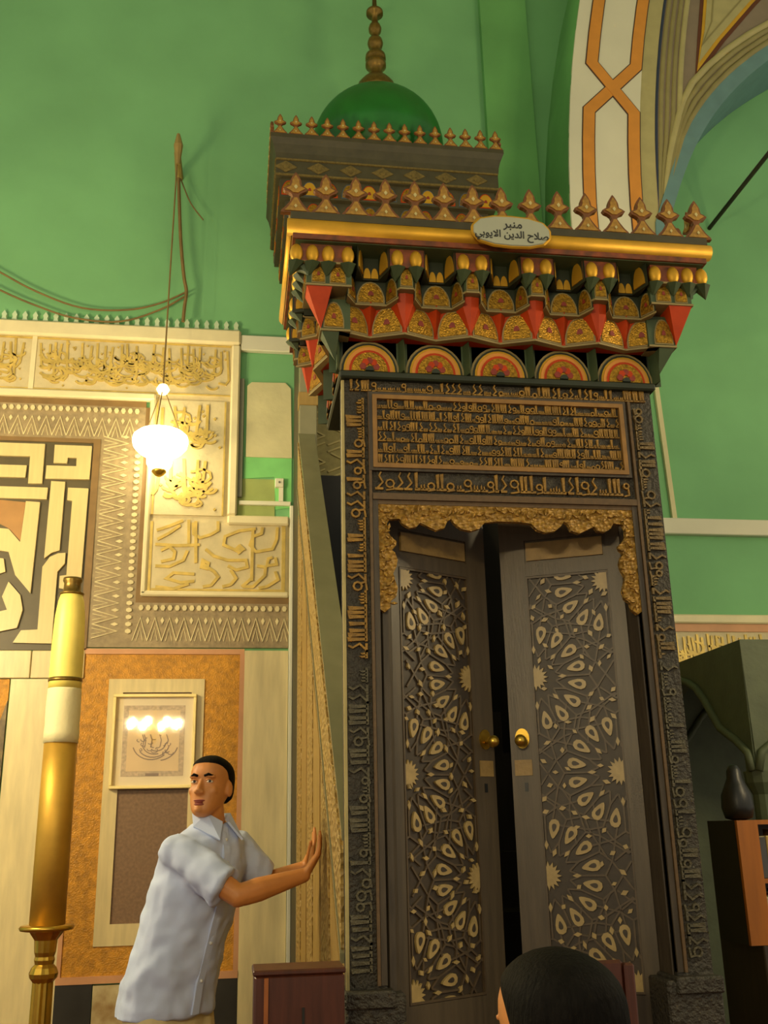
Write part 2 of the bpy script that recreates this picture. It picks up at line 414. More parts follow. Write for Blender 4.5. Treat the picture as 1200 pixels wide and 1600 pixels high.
# marble frame mouldings
wpart('marble_moulding', 'framem', lambda b: b.frect(WF, XL, -.022, 4.80, 4.915, 0, .07), bevel=.015)
wpart('marble_moulding', 'framem', lambda b: b.frect(WF, -.085, -.022, 3.52, 4.80, 0, .06), bevel=.012)
wpart('marble_moulding', 'framem', lambda b: b.frect(WF, -.085, .335, 3.455, 3.52, 0, .06), bevel=.012)
wpart('marble_moulding', 'framem', lambda b: b.frect(WF, XL, -.60, 4.345, 4.40, 0, .055), bevel=.012)
wpart('marble_moulding', 'framem', lambda b: b.frect(WF, -.635, -.60, 2.965, 4.37, 0, .05), bevel=.01)
wpart('marble_moulding', 'framem', lambda b: b.frect(WF, -.635, .335, 2.955, 2.992, 0, .05), bevel=.01)
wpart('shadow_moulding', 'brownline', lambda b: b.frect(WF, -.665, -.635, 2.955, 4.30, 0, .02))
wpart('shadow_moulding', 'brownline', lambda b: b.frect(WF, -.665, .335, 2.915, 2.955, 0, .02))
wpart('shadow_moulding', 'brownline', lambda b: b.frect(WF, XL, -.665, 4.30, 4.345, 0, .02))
# little plaster cresting above the border
cm = MB().fprism(WF, [(-.022,4.915),(.022,4.915),(.012,4.95),(.018,4.97),(0,5.0),(-.018,4.97),(-.012,4.95)], .0, .03).mesh('cresting', 'green', (0, YW, 4.915))
cm.materials.clear(); cm.materials.append(mat('pale_green_cresting', (192,212,176), .7, var=.08))
for i in range(41): place('cresting', cm, (-.06-.07*i, YW, 4.915), wall)
# inlaid border with pearls and teeth
def teeth(b, horiz, a0, a1, p0, p1, flip=False):         # a: along, p0 pearl side, p1 far side
    k = int((a1-a0)/.046); d = p1-p0
    for i in range(k):
        a = a0+(i+.5)*(a1-a0)/k
        f = (lambda x, y: (x, y)) if horiz else (lambda x, y: (y, x))
        q = .016
        b.fprism(WF, [f(a+q*cos(t*pi/3), p0+d*.12+q*1.3*sin(t*pi/3)) for t in range(6)], .018, .032, 1)
        if i % 2 == 0:
            s = (a1-a0)/k
            b.ribbon(WF, [f(a-s, p0+d*.92), f(a, p0+d*.36), f(a+s, p0+d*.92)], .0065, .018, .027, 1)
            b.ribbon(WF, [f(a-s*.45, p0+d*.92), f(a, p0+d*.6), f(a+s*.45, p0+d*.92)], .005, .018, .025, 1)
            b.fprism(WF, [f(a+s-.012, p0+d*.42), f(a+s, p0+d*.34), f(a+s+.012, p0+d*.42), f(a+s, p0+d*.52)], .018, .026, 1)
zo = wpart('inlaid_border', ['zig','zigw'], lambda b: (b.frect(WF, XL, -.665, 4.05, 4.30, 0, .02), teeth(b, True, XL, -.70, 4.295, 4.05)))
zo = wpart('inlaid_border', ['zig','zigw'], lambda b: (b.frect(WF, -.955, -.665, 2.62, 4.05, 0, .02), teeth(b, False, 2.70, 4.05, -.668, -.955)))
zo = wpart('inlaid_border', ['zig','zigw'], lambda b: (b.frect(WF, -.665, .335, 2.62, 2.915, 0, .02), teeth(b, True, -.65, .33, 2.912, 2.64)))
# square interlaced letter panel
KP = lambda x, y: WP(x/3.9, 670+y/3.9)
kp = wpart('interlace_panel', 'kufdark', lambda b: b.frect(WF, XL, -.985, 2.60, 4.02, 0, .02))
wpart('panel_edge', 'brownline', lambda b: (b.frect(WF, -1.0, -.955, 2.60, 4.05, 0, .03), b.frect(WF, XL, -1.0, 4.02, 4.05, 0, .03)))
strips = [[(0,95),(280,105),(262,345),(178,345),(190,180),(0,175)],[(0,228),(170,235),(160,308),(0,305)],
 [(340,110),(565,118),(548,320),(282,315),(290,235),(470,240),(472,190),(418,188),(412,222),(332,220)],[(0,360),(298,370),(290,440),(0,432)],
 [(165,452),(250,458),(192,1010),(100,900),(60,760),(0,690),(0,590),(60,620),(130,700)],[(318,330),(402,335),(368,750),(320,765),(275,800)],
 [(405,765),(400,830),(355,880),(320,1315),(85,1310),(135,1235),(235,1230),(265,850),(310,790),(360,768)],
 [(420,370),(543,375),(500,920),(440,990),(365,980),(370,905),(410,900),(445,450),(415,445)],[(0,745),(30,800),(40,880),(0,1030)],
 [(60,940),(130,1020),(145,1110),(110,1220),(0,1340),(0,1230),(50,1110),(20,1030)],[(0,1130),(30,1140),(0,1210)]]
for s in strips:
    P = [KP(x, y) for x, y in s]
    P = [(-1.945 if x == 0 else u, v) for (u, v), (x, y) in zip(P, s)]
    wpart('marble_strip', 'kufcream', lambda b: b.fprism(WF, P, .015, .04), kp)
    wpart('marble_strip', 'kufcream', lambda b: b.fprism(WF, [(-3.9-u, v) for u, v in reversed(P)], .015, .04), kp)   # the panel is symmetrical
bp = [KP(x, y) for x, y in [(0,440),(160,455),(128,690),(60,615),(0,585)]]
wpart('brown_inlay', 'kufbrown', lambda b: b.fprism(WF, bp, .015, .028), kp)
# slabs below
wpart('marble_course', 'marble', lambda b: b.frect(WF, XL, -1.29, 2.42, 2.595, 0, .035), bevel=.004)
wpart('marble_course', 'marble', lambda b: b.frect(WF, -1.285, -.96, 2.42, 2.595, 0, .035), bevel=.004)
wpart('marble_slab', 'marble2', lambda b: b.frect(WF, -1.40, -1.0, 0, 2.415, 0, .03))
of = wpart('mosaic_frame', 'orange', lambda b: (b.frect(WF, -.975, -.80, .68, 2.575, 0, .02), b.frect(WF, -.20, .025, .68, 2.575, 0, .02), b.frect(WF, -.80, -.20, 2.415, 2.575, 0, .02), b.frect(WF, -.80, -.20, .68, .84, 0, .02)))
wpart('pink_edge', 'pink', lambda b: (b.frect(WF, -1.0, .05, 2.575, 2.61, 0, .03), b.frect(WF, .022, .052, .66, 2.575, 0, .03), b.frect(WF, -1.0, -.975, .66, 2.575, 0, .03), b.frect(WF, -1.0, .05, .64, .68, 0, .035)))
wpart('marble_border', 'marble', lambda b: b.fprism(WF, [(-.80,2.415),(-.20,2.415),(-.28,2.33),(-.71,2.33)], 0, .028))
wpart('marble_border', 'marble', lambda b: b.fprism(WF, [(-.80,.84),(-.71,.96),(-.28,.96),(-.20,.84)], 0, .028))
wpart('marble_border', 'marble', lambda b: b.fprism(WF, [(-.80,.84),(-.80,2.415),(-.71,2.33),(-.71,.96)], 0, .029))
wpart('marble_border', 'marble', lambda b: b.fprism(WF, [(-.20,.84),(-.28,.96),(-.28,2.33),(-.20,2.415)], 0, .029))
wpart('porphyry_slab', 'porph', lambda b: b.frect(WF, -.71, -.28, .96, 2.33, 0, .015))
wpart('marble_slab', 'marble2', lambda b: b.frect(WF, .052, .335, 0, 2.60, 0, .03))
wpart('dado_slab', 'darkstone', lambda b: b.frect(WF, -1.0, -.79, 0, .64, 0, .03))
wpart('dado_slab', mat('veined_marble', (176,140,80), .4, var=.3, scale=9, c2=(214,200,150)), lambda b: b.frect(WF, -.785, -.55, 0, .63, 0, .03))
wpart('dado_slab', 'darkstone', lambda b: b.frect(WF, -.545, .05, 0, .64, 0, .03))
# niche edge at far left
wpart('niche_mosaic', 'orange', lambda b: b.fprism(WF, [(-2.4,2.415),(-1.41,2.415),(-1.41,2.28),(-1.46,2.1),(-2.4,1.6)], 0, .02))
wpart('niche_arch', mat('dark_veined_marble', (74,58,34), .45, var=.3, scale=12, c2=(150,126,70)), lambda b: b.fprism(WF, [(-1.41,2.28),(-1.41,0),(-2.4,0),(-2.4,1.6),(-1.46,2.1)], 0, .03))
# green recess with cement patch, ledge
wpart('plaster_ledge', 'white', lambda b: b.frect(WF, -.02, .5, 4.765, 4.885, 0, .05), bevel=.006)
wpart('cement_patch', 'cement', lambda b: b.fprism(WF, [(.03,3.96),(.03,4.5),(.06,4.53),(.30,4.535),(.34,4.49),(.35,3.96)], 0, .015))
wpart('painted_patch', mat('light_green_patch', (128,206,120), .7, var=.12, scale=5), lambda b: b.fprism(WF, [(.02,3.80),(.02,3.96),(.35,3.96),(.35,3.60),(.24,3.58),(.23,3.82)], 0, .008))
wpart('bare_plaster', mat('dull_plaster', (158,172,100), .8, var=.1), lambda b: b.frect(WF, -.02, .235, 3.525, 3.80, 0, .006))
# right part of the wall: ledge, marble border behind the minbar
wpart('plaster_ledge', 'white', lambda b: b.frect(WF, 1.7, 7, 3.455, 3.575, 0, .06), bevel=.006)
wpart('marble_moulding', 'framem', lambda b: b.frect(WF, 1.7, 7, 2.80, 2.865, 0, .06), bevel=.01)
wpart('marble_moulding', 'pink', lambda b: b.frect(WF, 1.7, 7, 2.745, 2.80, 0, .04))
rs = wpart('inscription_panel', 'panel', lambda b: b.frect(WF, 1.7, 7, 2.35, 2.745, 0, .03))
wpart('carved_letters', 'goldletter', lambda b: thuluth(b, WF, 2.2, 4.6, 2.37, 2.73, .028, .04, 0, 31, 1.7, .018), rs)
wpart('marble_slab', 'stone', lambda b: b.frect(WF, 1.7, 7, 0, 2.35, 0, .03))  # dark stone colour stands in for the shade on this wall

# shallow pilaster and vault springer on the right
S(MB().box(1.9, 2.3, YW-.06, YW, 5.2, 9.6).build('pilaster', 'green2'))
YS = 6.0
SF = Fr((0, YS, 0), (1,0,0), (0,0,1), (0,-1,0))
zs = [4.9, 5.3, 5.9, 6.4, 6.9, 7.4, 7.9, 8.6, 9.6]
def lx(z):  # left edge of the rib
    t = max(0, z-5.7); return 2.325+.030*t+.045*t*t
def ax(z):  # web start line on the right of the rib
    t = max(0, z-5.7); return 2.93+.025*t+.050*t*t
def gx(z):  # arch edge (extrados seen against the lunette)
    t = max(0, z-5.65); return 3.06+.36*t+.11*t**3
foot = [(2.45,4.75),(2.85,4.75)]
arc = [(min(gx(z),6.9), z) for z in [5.2, 5.3]+[5.3+3.7*k/40 for k in range(1,41)]+[9.6]]
left = [(lx(z), z) for z in reversed(zs[1:])]
spr = S(MB().fprism(SF, foot+arc+left, -(YW-YS), 0).build('vault_springer', 'green2'))
def band(b, fl, fr_, z0, z1, n0, n1, m, k=14):
    Z = [z0+(z1-z0)*i/k for i in range(k+1)]
    for a, c in zip(Z[:-1], Z[1:]): b.fprism(SF, [(fl(a),a),(fr_(a),a),(fr_(c),c),(fl(c),c)], n0, n1, m)
def sp(name, m, fn, **k):
    b = MB(); fn(b); return b.build(name, m, spr, **k)
sp('white_rib', 'white', lambda b: band(b, lambda z: lx(z)-.0, lambda z: ax(z)-.05, 5.2, 9.5, -.01, .012, 0))
sp('yellow_strip', 'yellowst', lambda b: band(b, lambda z: ax(z)-.05, lambda z: ax(z)+.07, 5.2, 9.5, -.01, .008, 0))
def rib(t): return lambda z: lx(z)+(ax(z)-.05-lx(z))*t
def strap_run(t0, t1): return [(rib(t0)(5.25+1.37*i/5), 5.25+1.37*i/5) for i in range(6)]+[(rib(t1)(7.06+1.44*i/5), 7.06+1.44*i/5) for i in range(6)]
def straps(b):
    for k, (a, c) in enumerate(((.27,.91),(.91,.27))): b.ribbon(SF, strap_run(a, c), .088, .010, .019+.003*k, 0)
def straplines(b):
    for k, (a, c) in enumerate(((.27,.91),(.91,.27))): b.ribbon(SF, strap_run(a, c), .104, .010, .0155+.003*k, 0)
sp('painted_outline', 'blackline', straplines); sp('painted_strap', 'strapor', straps)
# web: mauve field with the pointed panel, and the sheaf of mouldings on both edges
def mix(t): return lambda z: (ax(z)+.07)*(1-t)+gx(z)*t
V0 = 5.68
sp('vault_web', 'mauve', lambda b: band(b, lambda z: ax(z)+.06, lambda z: gx(z)-.1, V0, 9.2, -.01, .006, 0, 20))
for i, (c, w, h, mt) in enumerate(((.014,.028,.020,'navy'),(.05,.04,.034,'olive'),(.10,.04,.042,'olive'),(.15,.04,.034,'olive'),(.20,.05,.02,'yellowst'))):
    fn = lambda z, c=c: ax(z)+.07+min(c, (gx(z)-ax(z)-.07)*.45*min(1, c/.2+.1))
    sp('moulding_rib', mt, lambda b: b.tube([SF(fn(z), z, 0) for z in [V0+.05+(9.2-V0)*k/16 for k in range(17)]], [w/2*min(1, .35+(k/4)) for k in range(17)], 8), smooth=True)
for i, (c, w, mt) in enumerate(((.34,.05,'yellowst'),(.28,.04,'olive'),(.22,.04,'olive'),(.16,.045,'olive'),(.115,.024,'navy'))):
    fn = lambda z, c=c: gx(z)-min(c*(.75+.45*max(0,z-6.2)), (gx(z)-ax(z)-.07)*(.18+.4*c/.34))
    sp('moulding_rib', mt, lambda b: b.tube([SF(fn(z), z, 0) for z in [V0+.05+(9.2-V0)*k/20 for k in range(21)]], [w/2*min(1, .35+(k/4))*(1+.03*k) for k in range(21)], 8), smooth=True)
sp('blue_arch_band', 'bluep', lambda b: band(b, lambda z: gx(z)-.10-.05*max(0,z-6), lambda z: gx(z)+.004, 5.3, 9.0, -.59, .02, 0, 40))
def panelpts(o):   # pointed panel in the web
    P = [(3.46+o*.75, 7.0-o*-1.6)]
    P = [(3.435+o*.55, 6.98+o*2.0)]
    for z in (7.4,7.8,8.4,9.0): P.append((3.435+o*.8+.16*(z-6.98)+.02*(z-6.98)**2, z+o))
    R = [(3.435-o*.9+.62*(z-6.98)+.16*(z-6.98)**1.5, z) for z in (9.0,8.4,7.8,7.4)]
    return P+R
sp('web_panel', 'brown', lambda b: b.fprism(SF, panelpts(0), .004, .012))
sp('web_panel', 'ochre', lambda b: b.fprism(SF, panelpts(.045), .008, .016))
sp('web_panel', 'yellowst', lambda b: b.fprism(SF, panelpts(.085), .012, .020))
sp('web_panel_line', 'olive', lambda b: b.ribbon(SF, [panelpts(.17)[i] for i in (3,2,1,0,8,7,6)], .012, .018, .024))

# ================================================================== the minbar
PX0, PX1, PY = .358, 1.53, 3.30; PC = (PX0+PX1)/2
MIN = thing('minbar', (PC, 4.9, 0), 'tall dark carved wooden pulpit with ajar doors, gilded stalactite cornice and green dome', 'pulpit')
PF = Fr((0, PY, 0), (1,0,0), (0,0,1), (0,-1,0))
def part(name, mats, fn, parent=None, **k):
    b = MB(); fn(b); return b.build(name, mats, parent or MIN, **k)
def mir(x): return 2*PC-x
# portal: two jambs and a head, with carved bands on their face
jambs = []
for sx in (0, 1):
    X = (lambda a: a) if sx == 0 else mir
    xs = lambda a, c: tuple(sorted((X(a), X(c))))
    j = part('portal_jamb', 'woodcarve', lambda b: b.box(*xs(PX0, .478), PY, PY+.10, 0, 2.575))
    if sx == 0: part('pale_edge_strip', 'paleedge', lambda b: b.box(*xs(PX0-.006, PX0+.004), PY-.004, PY+.012, 1.0, 3.03), j)
    fr = Fr((X(.440), PY, 0), (0,0,1 if sx == 0 else -1), (-1 if sx == 0 else 1,0,0), (0,-1,0))
    u0, u1 = (1.06, 2.96) if sx == 0 else (-2.96, -1.06)
    def half(lo, hi, seed, m):
        a, c = (lo, hi) if sx == 0 else (-hi, -lo)
        part('carved_inscription', m, lambda b: kufic(b, fr, a, c, .002, .076, 0, .010, 0, seed, 1.35, .11), j)
    half(2.02, 2.96, 41+sx, 'woodlet' if sx == 0 else 'woodlet2'); half(1.06, 2.0, 45+sx, 'woodlet3')  # right jamb's upper letters: darker copy, its dimness put into the colour
    part('moulding', 'woodbrown', lambda b: b.box(*xs(.447, .457), PY-.014, PY+.02, 1.02, 2.985), j)
    part('moulding', 'wood', lambda b: b.box(*xs(.459, .478), PY-.008, PY+.02, 1.02, 2.60), j)
    part('inner_post', 'wood', lambda b: b.box(*xs(.478, .522 if sx == 0 else .484), PY+.02, PY+.14, 0, 2.55), j, bevel=.012)
    part('plinth', 'woodcarve', lambda b: (b.box(*xs(PX0-.01, .53), PY-.035, PY+.12, 0, 1.0), b.box(*xs(PX0-.015, .50), PY-.045, PY+.12, .96, 1.01)), j, bevel=.006)
head = part('portal_head', 'woodcarve', lambda b: b.box(PX0, PX1, PY, PY+.10, 2.575, 3.05))
part('carved_inscription', 'woodlet', lambda b: kufic(b, PF, .385, 1.505, 2.985, 3.035, 0, .010, 0, 51, 1.2, .12), head)
part('carved_inscription', 'woodlet', lambda b: kufic(b, PF, .475, 1.42, 2.607, 2.682, 0, .010, 0, 52, 1.2, .09), head)
ip = part('inscription_panel', 'woodcarve', lambda b: b.box(.47, 1.40, PY-.006, PY+.02, 2.70, 2.965), head)
for i in range(6):
    v = 2.706+i*.0425
    part('carved_line', 'woodlet', lambda b: kufic(b, PF, .482, 1.388, v, v+.040, .006, .014, 0, 60+i, 1.7, .12), head)
def pframe(b, x0, x1, z0, z1, w, n0, n1):
    for r in ((x0,x1,z1-w,z1),(x0,x1,z0,z0+w),(x0,x0+w,z0+w,z1-w),(x1-w,x1,z0+w,z1-w)): b.frect(PF, *r, n0, n1)
part('panel_frame', 'woodmould', lambda b: pframe(b, .462, 1.408, 2.692, 2.972, .016, 0, .022), head)
part('panel_frame', 'wood', lambda b: pframe(b, .450, 1.420, 2.682, 2.984, .013, 0, .016), head)
part('moulding', 'woodbrown', lambda b: (b.frect(PF, .459, 1.429, 2.575, 2.598, 0, .016), b.frect(PF, .457, 1.431, 2.56, 2.576, -.02, .006)), head)
# lobed openwork lintel and its two drops
def lobes():
    top = [(.478,2.562),(1.410,2.562)]
    right = [(1.410,2.185),(1.395,2.175),(1.375,2.19),(1.372,2.215),(1.353,2.23),(1.347,2.26),(1.356,2.285),(1.362,2.31),(1.350,2.335),(1.345,2.36),(1.354,2.385),(1.366,2.395),(1.350,2.41),(1.347,2.425),(1.365,2.44),(1.378,2.46),(1.380,2.49),(1.370,2.505)]
    mid = [(1.335,2.508),(1.325,2.49),(1.30,2.475),(1.275,2.48),(1.262,2.495),(1.235,2.482),(1.205,2.468),(1.175,2.478),(1.165,2.502),(1.15,2.512),(1.14,2.495),(1.115,2.475),(1.08,2.468),(1.05,2.478),(1.03,2.50),(.985,2.506)]
    mid += [(2*.944-x-.0, z) for x, z in reversed(mid)]
    left = [(2*.944-x, z) for x, z in reversed(right)]
    return top+right+mid+left
lin_o = part('lobed_lintel', 'woodgold', lambda b: b.fprism(PF, lobes(), -.018, .004), head)
def leaves(b):
    R = random.Random(9)
    pts = [(x/1000+.49, 2.535+R.uniform(-.014,.016)) for x in range(0,910,22)]
    pts += [(.49+R.uniform(-.0,.038), z/1000) for z in range(2205,2520,17)]+[(1.398-R.uniform(0,.038), z/1000) for z in range(2205,2520,17)]
    for u, v in pts:
        a = R.uniform(0, pi); l, w = .013, .005
        b.fprism(PF, [(u+l*cos(a),v+l*sin(a)),(u-w*sin(a),v+w*cos(a)),(u-l*cos(a),v-l*sin(a)),(u+w*sin(a),v-w*cos(a))], 0, .013)
part('carved_leaves', 'woodgold', leaves, head)
# door leaves: hinged on the jambs, ajar inwards
def drop_pts(c, ang, L, Wd, k=12):             # teardrop, tip towards -ang direction
    P = []
    for i in range(k):
        t = 2*pi*i/k; x = L/2*cos(t); y = Wd/2*sin(t)*(.5+.5*(x/(L/2))*.75+.25)
        P.append((c[0]+x*cos(ang)-y*sin(ang), c[1]+x*sin(ang)+y*cos(ang)))
    return P
def leaf(hx, sgn, ang, wid, seed):
    a = radians(ang); U = Vector((sgn*cos(a), sin(a), 0)); N = Vector((sgn*sin(a), -cos(a), 0))
    fr = Fr((hx, PY+.12, 0), U, (0,0,1), N); z0, z1 = .30, 2.60
    f0, f1, g0, g1 = .052, wid-.095, .945, 2.365
    d = part('door_leaf', ['doorwood'], lambda b: (b.frect(fr, 0, f0, z0, z1, -.045, 0), b.frect(fr, f1, wid, z0, z1, -.045, 0), b.frect(fr, f0, f1, 2.375, 2.425, -.045, 0), b.frect(fr, f0, f1, 2.515, z1, -.045, 0), b.frect(fr, f0, f1, z0, g0-.01, -.045, 0), b.frect(fr, f0, f1, 2.425, 2.515, -.045, -.008)))
    part('name_panel', 'doorpan', lambda b: b.frect(fr, f0+.012, f1-.006, 2.435, 2.505, -.01, .002), d)
    part('inlay_ground', 'doordark', lambda b: b.frect(fr, f0, f1, g0-.01, 2.375, -.045, -.008), d)
    part('field_edge', 'strap', lambda b: [b.frect(fr, *r, -.01, .003) for r in ((f0,f0+.006,g0,g1),(f1-.006,f1,g0,g1),(f0,f1,g1,g1+.008),(f0,f1,g0-.008,g0))], d)
    q0, q1 = f0+.006, f1-.006
    stars = [((q0+.012) if i % 2 == 0 else (q1-.006), 2.335-.343*i) for i in range(5)]
    pieces = []
    for si, (su, sv) in enumerate(stars):
        st = []
        for k in range(32):
            r = .046 if k % 2 == 0 else .030
            t = 2*pi*k/32; st.append((su+r*cos(t), sv+r*1.05*sin(t)))
        pieces.append((clip_rect(st, q0, q1, g0, g1), None))
        for k in range(16):
            t = 2*pi*(k+.5)/16; c = (su+.152*cos(t), sv+.158*sin(t))
            pieces.append((clip_rect(drop_pts(c, t, .067, .046), q0, q1, g0, g1), clip_rect(drop_pts((su+.156*cos(t), sv+.162*sin(t)), t, .028, .02), q0, q1, g0, g1)))
            t2 = 2*pi*k/16; c2 = (su+.098*cos(t2), sv+.102*sin(t2))
            if k % 2 == 0: pieces.append((clip_rect([(c2[0]+.016*cos(t2),c2[1]+.016*sin(t2)),(c2[0]-.007*sin(t2),c2[1]+.007*cos(t2)),(c2[0]-.016*cos(t2),c2[1]-.016*sin(t2)),(c2[0]+.007*sin(t2),c2[1]-.007*cos(t2))], q0, q1, g0, g1), None))
    R = random.Random(seed)
    used = [(sum(p[0] for p in P)/len(P), sum(p[1] for p in P)/len(P)) for P, h in pieces if len(P) > 2]
    for i in range(400):                      # small kites between the rosettes
        c = (R.uniform(q0+.008,q1-.008), R.uniform(g0+.01,g1-.01))
        if all(math.hypot(c[0]-u[0], c[1]-u[1]) > .036 for u in used):
            t = R.uniform(0,pi); l, w = R.uniform(.010,.016), R.uniform(.006,.009); used.append(c)
            pieces.append((clip_rect([(c[0]+l*cos(t),c[1]+l*sin(t)),(c[0]-w*sin(t),c[1]+w*cos(t)),(c[0]-l*cos(t),c[1]-l*sin(t)),(c[0]+w*sin(t),c[1]-w*cos(t))], q0, q1, g0, g1), None))
    for P, h in pieces:
        if len(P) < 3 or area(P) < 2.5e-5: continue
        b = MB(); b.fprism(fr, P, -.010, .002, 0)
        if h and len(h) > 2 and area(h) > 1e-5: b.fprism(fr, h, -.008, .003, 1)
        b.build('inlay_piece', ['ivory','doordark'], d)
    def straps_(b):
        def seg(p, q):
            u0, v0, u1, v1 = *p, *q; t0, t1 = 0, 1; du, dv = u1-u0, v1-v0
            for pp, qq in ((-du,u0-q0),(du,q1-u0),(-dv,v0-g0),(dv,g1-v0)):
                if abs(pp) < 1e-9:
                    if qq < 0: return
                else:
                    r = qq/pp
                    if pp < 0: t0 = max(t0, r)
                    else: t1 = min(t1, r)
            if t1-t0 > .02: b.ribbon(fr, [(u0+du*t0,v0+dv*t0),(u0+du*t1,v0+dv*t1)], .0065, -.009, -.001)
        for su, sv in stars:
            for k in range(16):
                t = 2*pi*k/16; e = 2*pi/16
                P = lambda r, a: (su+r*cos(a), sv+r*1.03*sin(a))
                seg(P(.115,t), P(.195,t)); seg(P(.115,t), P(.075,t+e/2)); seg(P(.115,t), P(.075,t-e/2))
                seg(P(.195,t), P(.225,t+e/2)); seg(P(.195,t), P(.225,t-e/2)); seg(P(.225,t+e/2), P(.29,t+e*1.4))
                seg(P(.225,t+e/2), P(.29,t-e*.4))
    part('strapwork', 'strap', straps_, d)
    part('knob_plate', 'brass', lambda b: b.fprism(fr, [(wid-.045+.026*cos(k*pi/8), 1.775+.036*sin(k*pi/8)) for k in range(16)], 0, .006), d)
    kn = part('knob', 'brass', lambda b: (b.tube([fr(wid-.045,1.765,.004), fr(wid-.045,1.765,.03), fr(wid-.045,1.765,.034)], [.008,.008,.016], 12), b.ell(fr(wid-.045,1.765,.046), .022,.022,.022)), d, smooth=True)
    part('lock_plate', 'doorpan', lambda b: b.frect(fr, wid-.075, wid-.012, 1.645, 1.70, 0, .004), d)
    part('keyhole', 'black', lambda b: b.frect(fr, wid-.056, wid-.044, 1.59, 1.62, 0, .003), d)
    return d
dl = leaf(.524, 1, 28, .470, 3); tag(dl, 'left leaf, swung further into the dark')
dr = leaf(1.402, -1, 25, .452, 4); tag(dr, 'right leaf with a bright meeting stile')
part('threshold', 'woodcarve', lambda b: b.box(.49, 1.40, PY-.01, PY+.30, 0, .30))

# cornice: tiers of painted and gilded stalactite cells
BP = .2446
cor = part('cornice', 'midgreen', lambda b: (b.box(PX0, PX1, PY-.005, 3.79, 3.05, 3.50), b.box(PX0-.185, PX1+.185, PY-.185, 3.80, 3.485, 3.51)))
part('base_moulding', 'darkgreen', lambda b: b.box(PX0-.015, PX1+.015, PY-.028, 3.79, 3.032, 3.062), cor, bevel=.006)
part('painted_frieze', 'maroon', lambda b: b.box(PX0-.195, PX1+.195, PY-.195, 3.80, 3.488, 3.515), cor)
def sub(fr, a, c, z):                           # facet frame between plan points a and c (u, n)
    A, Cc = fr(a[0], z, a[1]), fr(c[0], z, c[1]); u = (Cc-A); L = u.length; u /= L
    n = u.cross(fr.v)
    if n.dot(fr.n) < 0: n = -n
    return Fr(A, u, fr.v, n), L
def plan(b, fr, P, z0, z1, m): b.prism([fr(u, z0, n) for u, n in P], fr.v*(z1-z0), m)
def gilt_arch(b, f, uc, v0, w, h, mc=2, mg=3, mr=4):
    A = arch_pts(w, h)
    for s, dz, n, m in ((1, 0, .003, mc), (.88, .05, .006, mg), (.20, .34, .0085, mr)):
        b.fprism(f, [(uc+x*s, v0+h*dz+y*s) for x, y in A], -.002, n, m)
CM = ['midgreen','darkgreen','creamline','goldp','redp','orangep','gold','maroon','strapor']
def bay(fr, i):
    o = Fr(fr(i*BP, 0, 0), fr.u, fr.v, fr.n); p = BP
    b = MB()                                     # tier 1: painted half-roundel in a green niche
    plan(b, o, [(0,0),(.0,.05),(.014,.006),(.014,0)], 3.06, 3.19, 0); plan(b, o, [(p,0),(p,.05),(p-.014,.006),(p-.014,0)], 3.06, 3.19, 0)
    b.frect(o, .02, p-.02, 3.06, 3.19, -.002, .005, 1)
    for s, n, m in ((1,.008,2),(.93,.010,1),(.86,.013,6),(.79,.016,8),(.68,.018,5),(.60,.020,3),(.14,.026,1)):
        b.fprism(o, [(p/2+.111*s*cos(pi*k/14), 3.064+.124*s*sin(pi*k/14)) for k in range(15)], 0, n, m)
    for k in range(5):
        t = pi*(k+.5)/5; b.fprism(o, [(p/2+.026*cos(t)+.013*cos(q*pi/3), 3.070+.034*sin(t)+.014*sin(q*pi/3)) for q in range(6)], (.0), .0225+.0005*k, 4 if k % 2 == 0 else 5)
    b.build('roundel_cell', CM, cor)
    b = MB()                                     # tier 2: two facets with gilt pointed panels
    plan(b, o, [(0,-.01),(0,.085),(p/2,.04),(p,.085),(p,-.01)], 3.187, 3.312, 5)
    plan(b, o, [(0,.06),(0,.089),(p/2,.044),(p,.089),(p,.06),(p/2,.02)], 3.183, 3.191, 2)
    for a, c in (((0,.085),(p/2,.04)), ((p/2,.04),(p,.085))):
        f, L = sub(o, a, c, 3.193); gilt_arch(b, f, L/2, 0, L*.86, .108)
    b.build('gilt_cell', CM, cor)
    b = MB(); v = [o(p/2-.045,3.312,.03), o(p/2+.045,3.312,.03), o(p/2,3.312,.085), o(p/2,3.20,.044)]
    b.add(v, [(0,1,2),(0,3,1),(1,3,2),(2,3,0)], 5).build('pendant', CM, cor)
    b = MB()                                     # tier 3: three-sided niche with gilt facets
    Q = [(.030,.140),(.066,.078),(p-.066,.078),(p-.030,.140)]
    plan(b, o, [(.030,-.01)]+Q+[(p-.030,-.01)], 3.30, 3.405, 1)
    plan(b, o, [(.030,.10)]+[(u, n+.004) for u, n in Q]+[(p-.030,.10),(p-.06,.05),(.06,.05)], 3.296, 3.304, 2)
    for a, c, k in zip(Q[:-1], Q[1:], (.86,.92,.86)):
        f, L = sub(o, a, c, 3.306); gilt_arch(b, f, L/2, 0, L*k, .088)
    b.build('gilt_cell', CM, cor)
    b = MB()                                     # tier 4: dark pointed niche between the eggs
    Q = [(.064,.175),(.094,.092),(p-.094,.092),(p-.064,.175)]
    plan(b, o, [(.064,-.01)]+Q+[(p-.064,-.01)], 3.395, 3.492, 1)
    for a, c, k in zip(Q[:-1], Q[1:], (0,1,2)):
        f, L = sub(o, a, c, 3.40)
        if k == 1:
            for du in (-.25, .25): b.fprism(f, [(L/2+du*L+x, y) for x, y in arch_pts(L*.46, .042)], -.002, .004, 6)
        else: b.fprism(f, [(L/2+x, .008+y) for x, y in arch_pts(L*.66, .080)], -.002, .004, 6)
    b.build('pointed_niche', CM, cor)
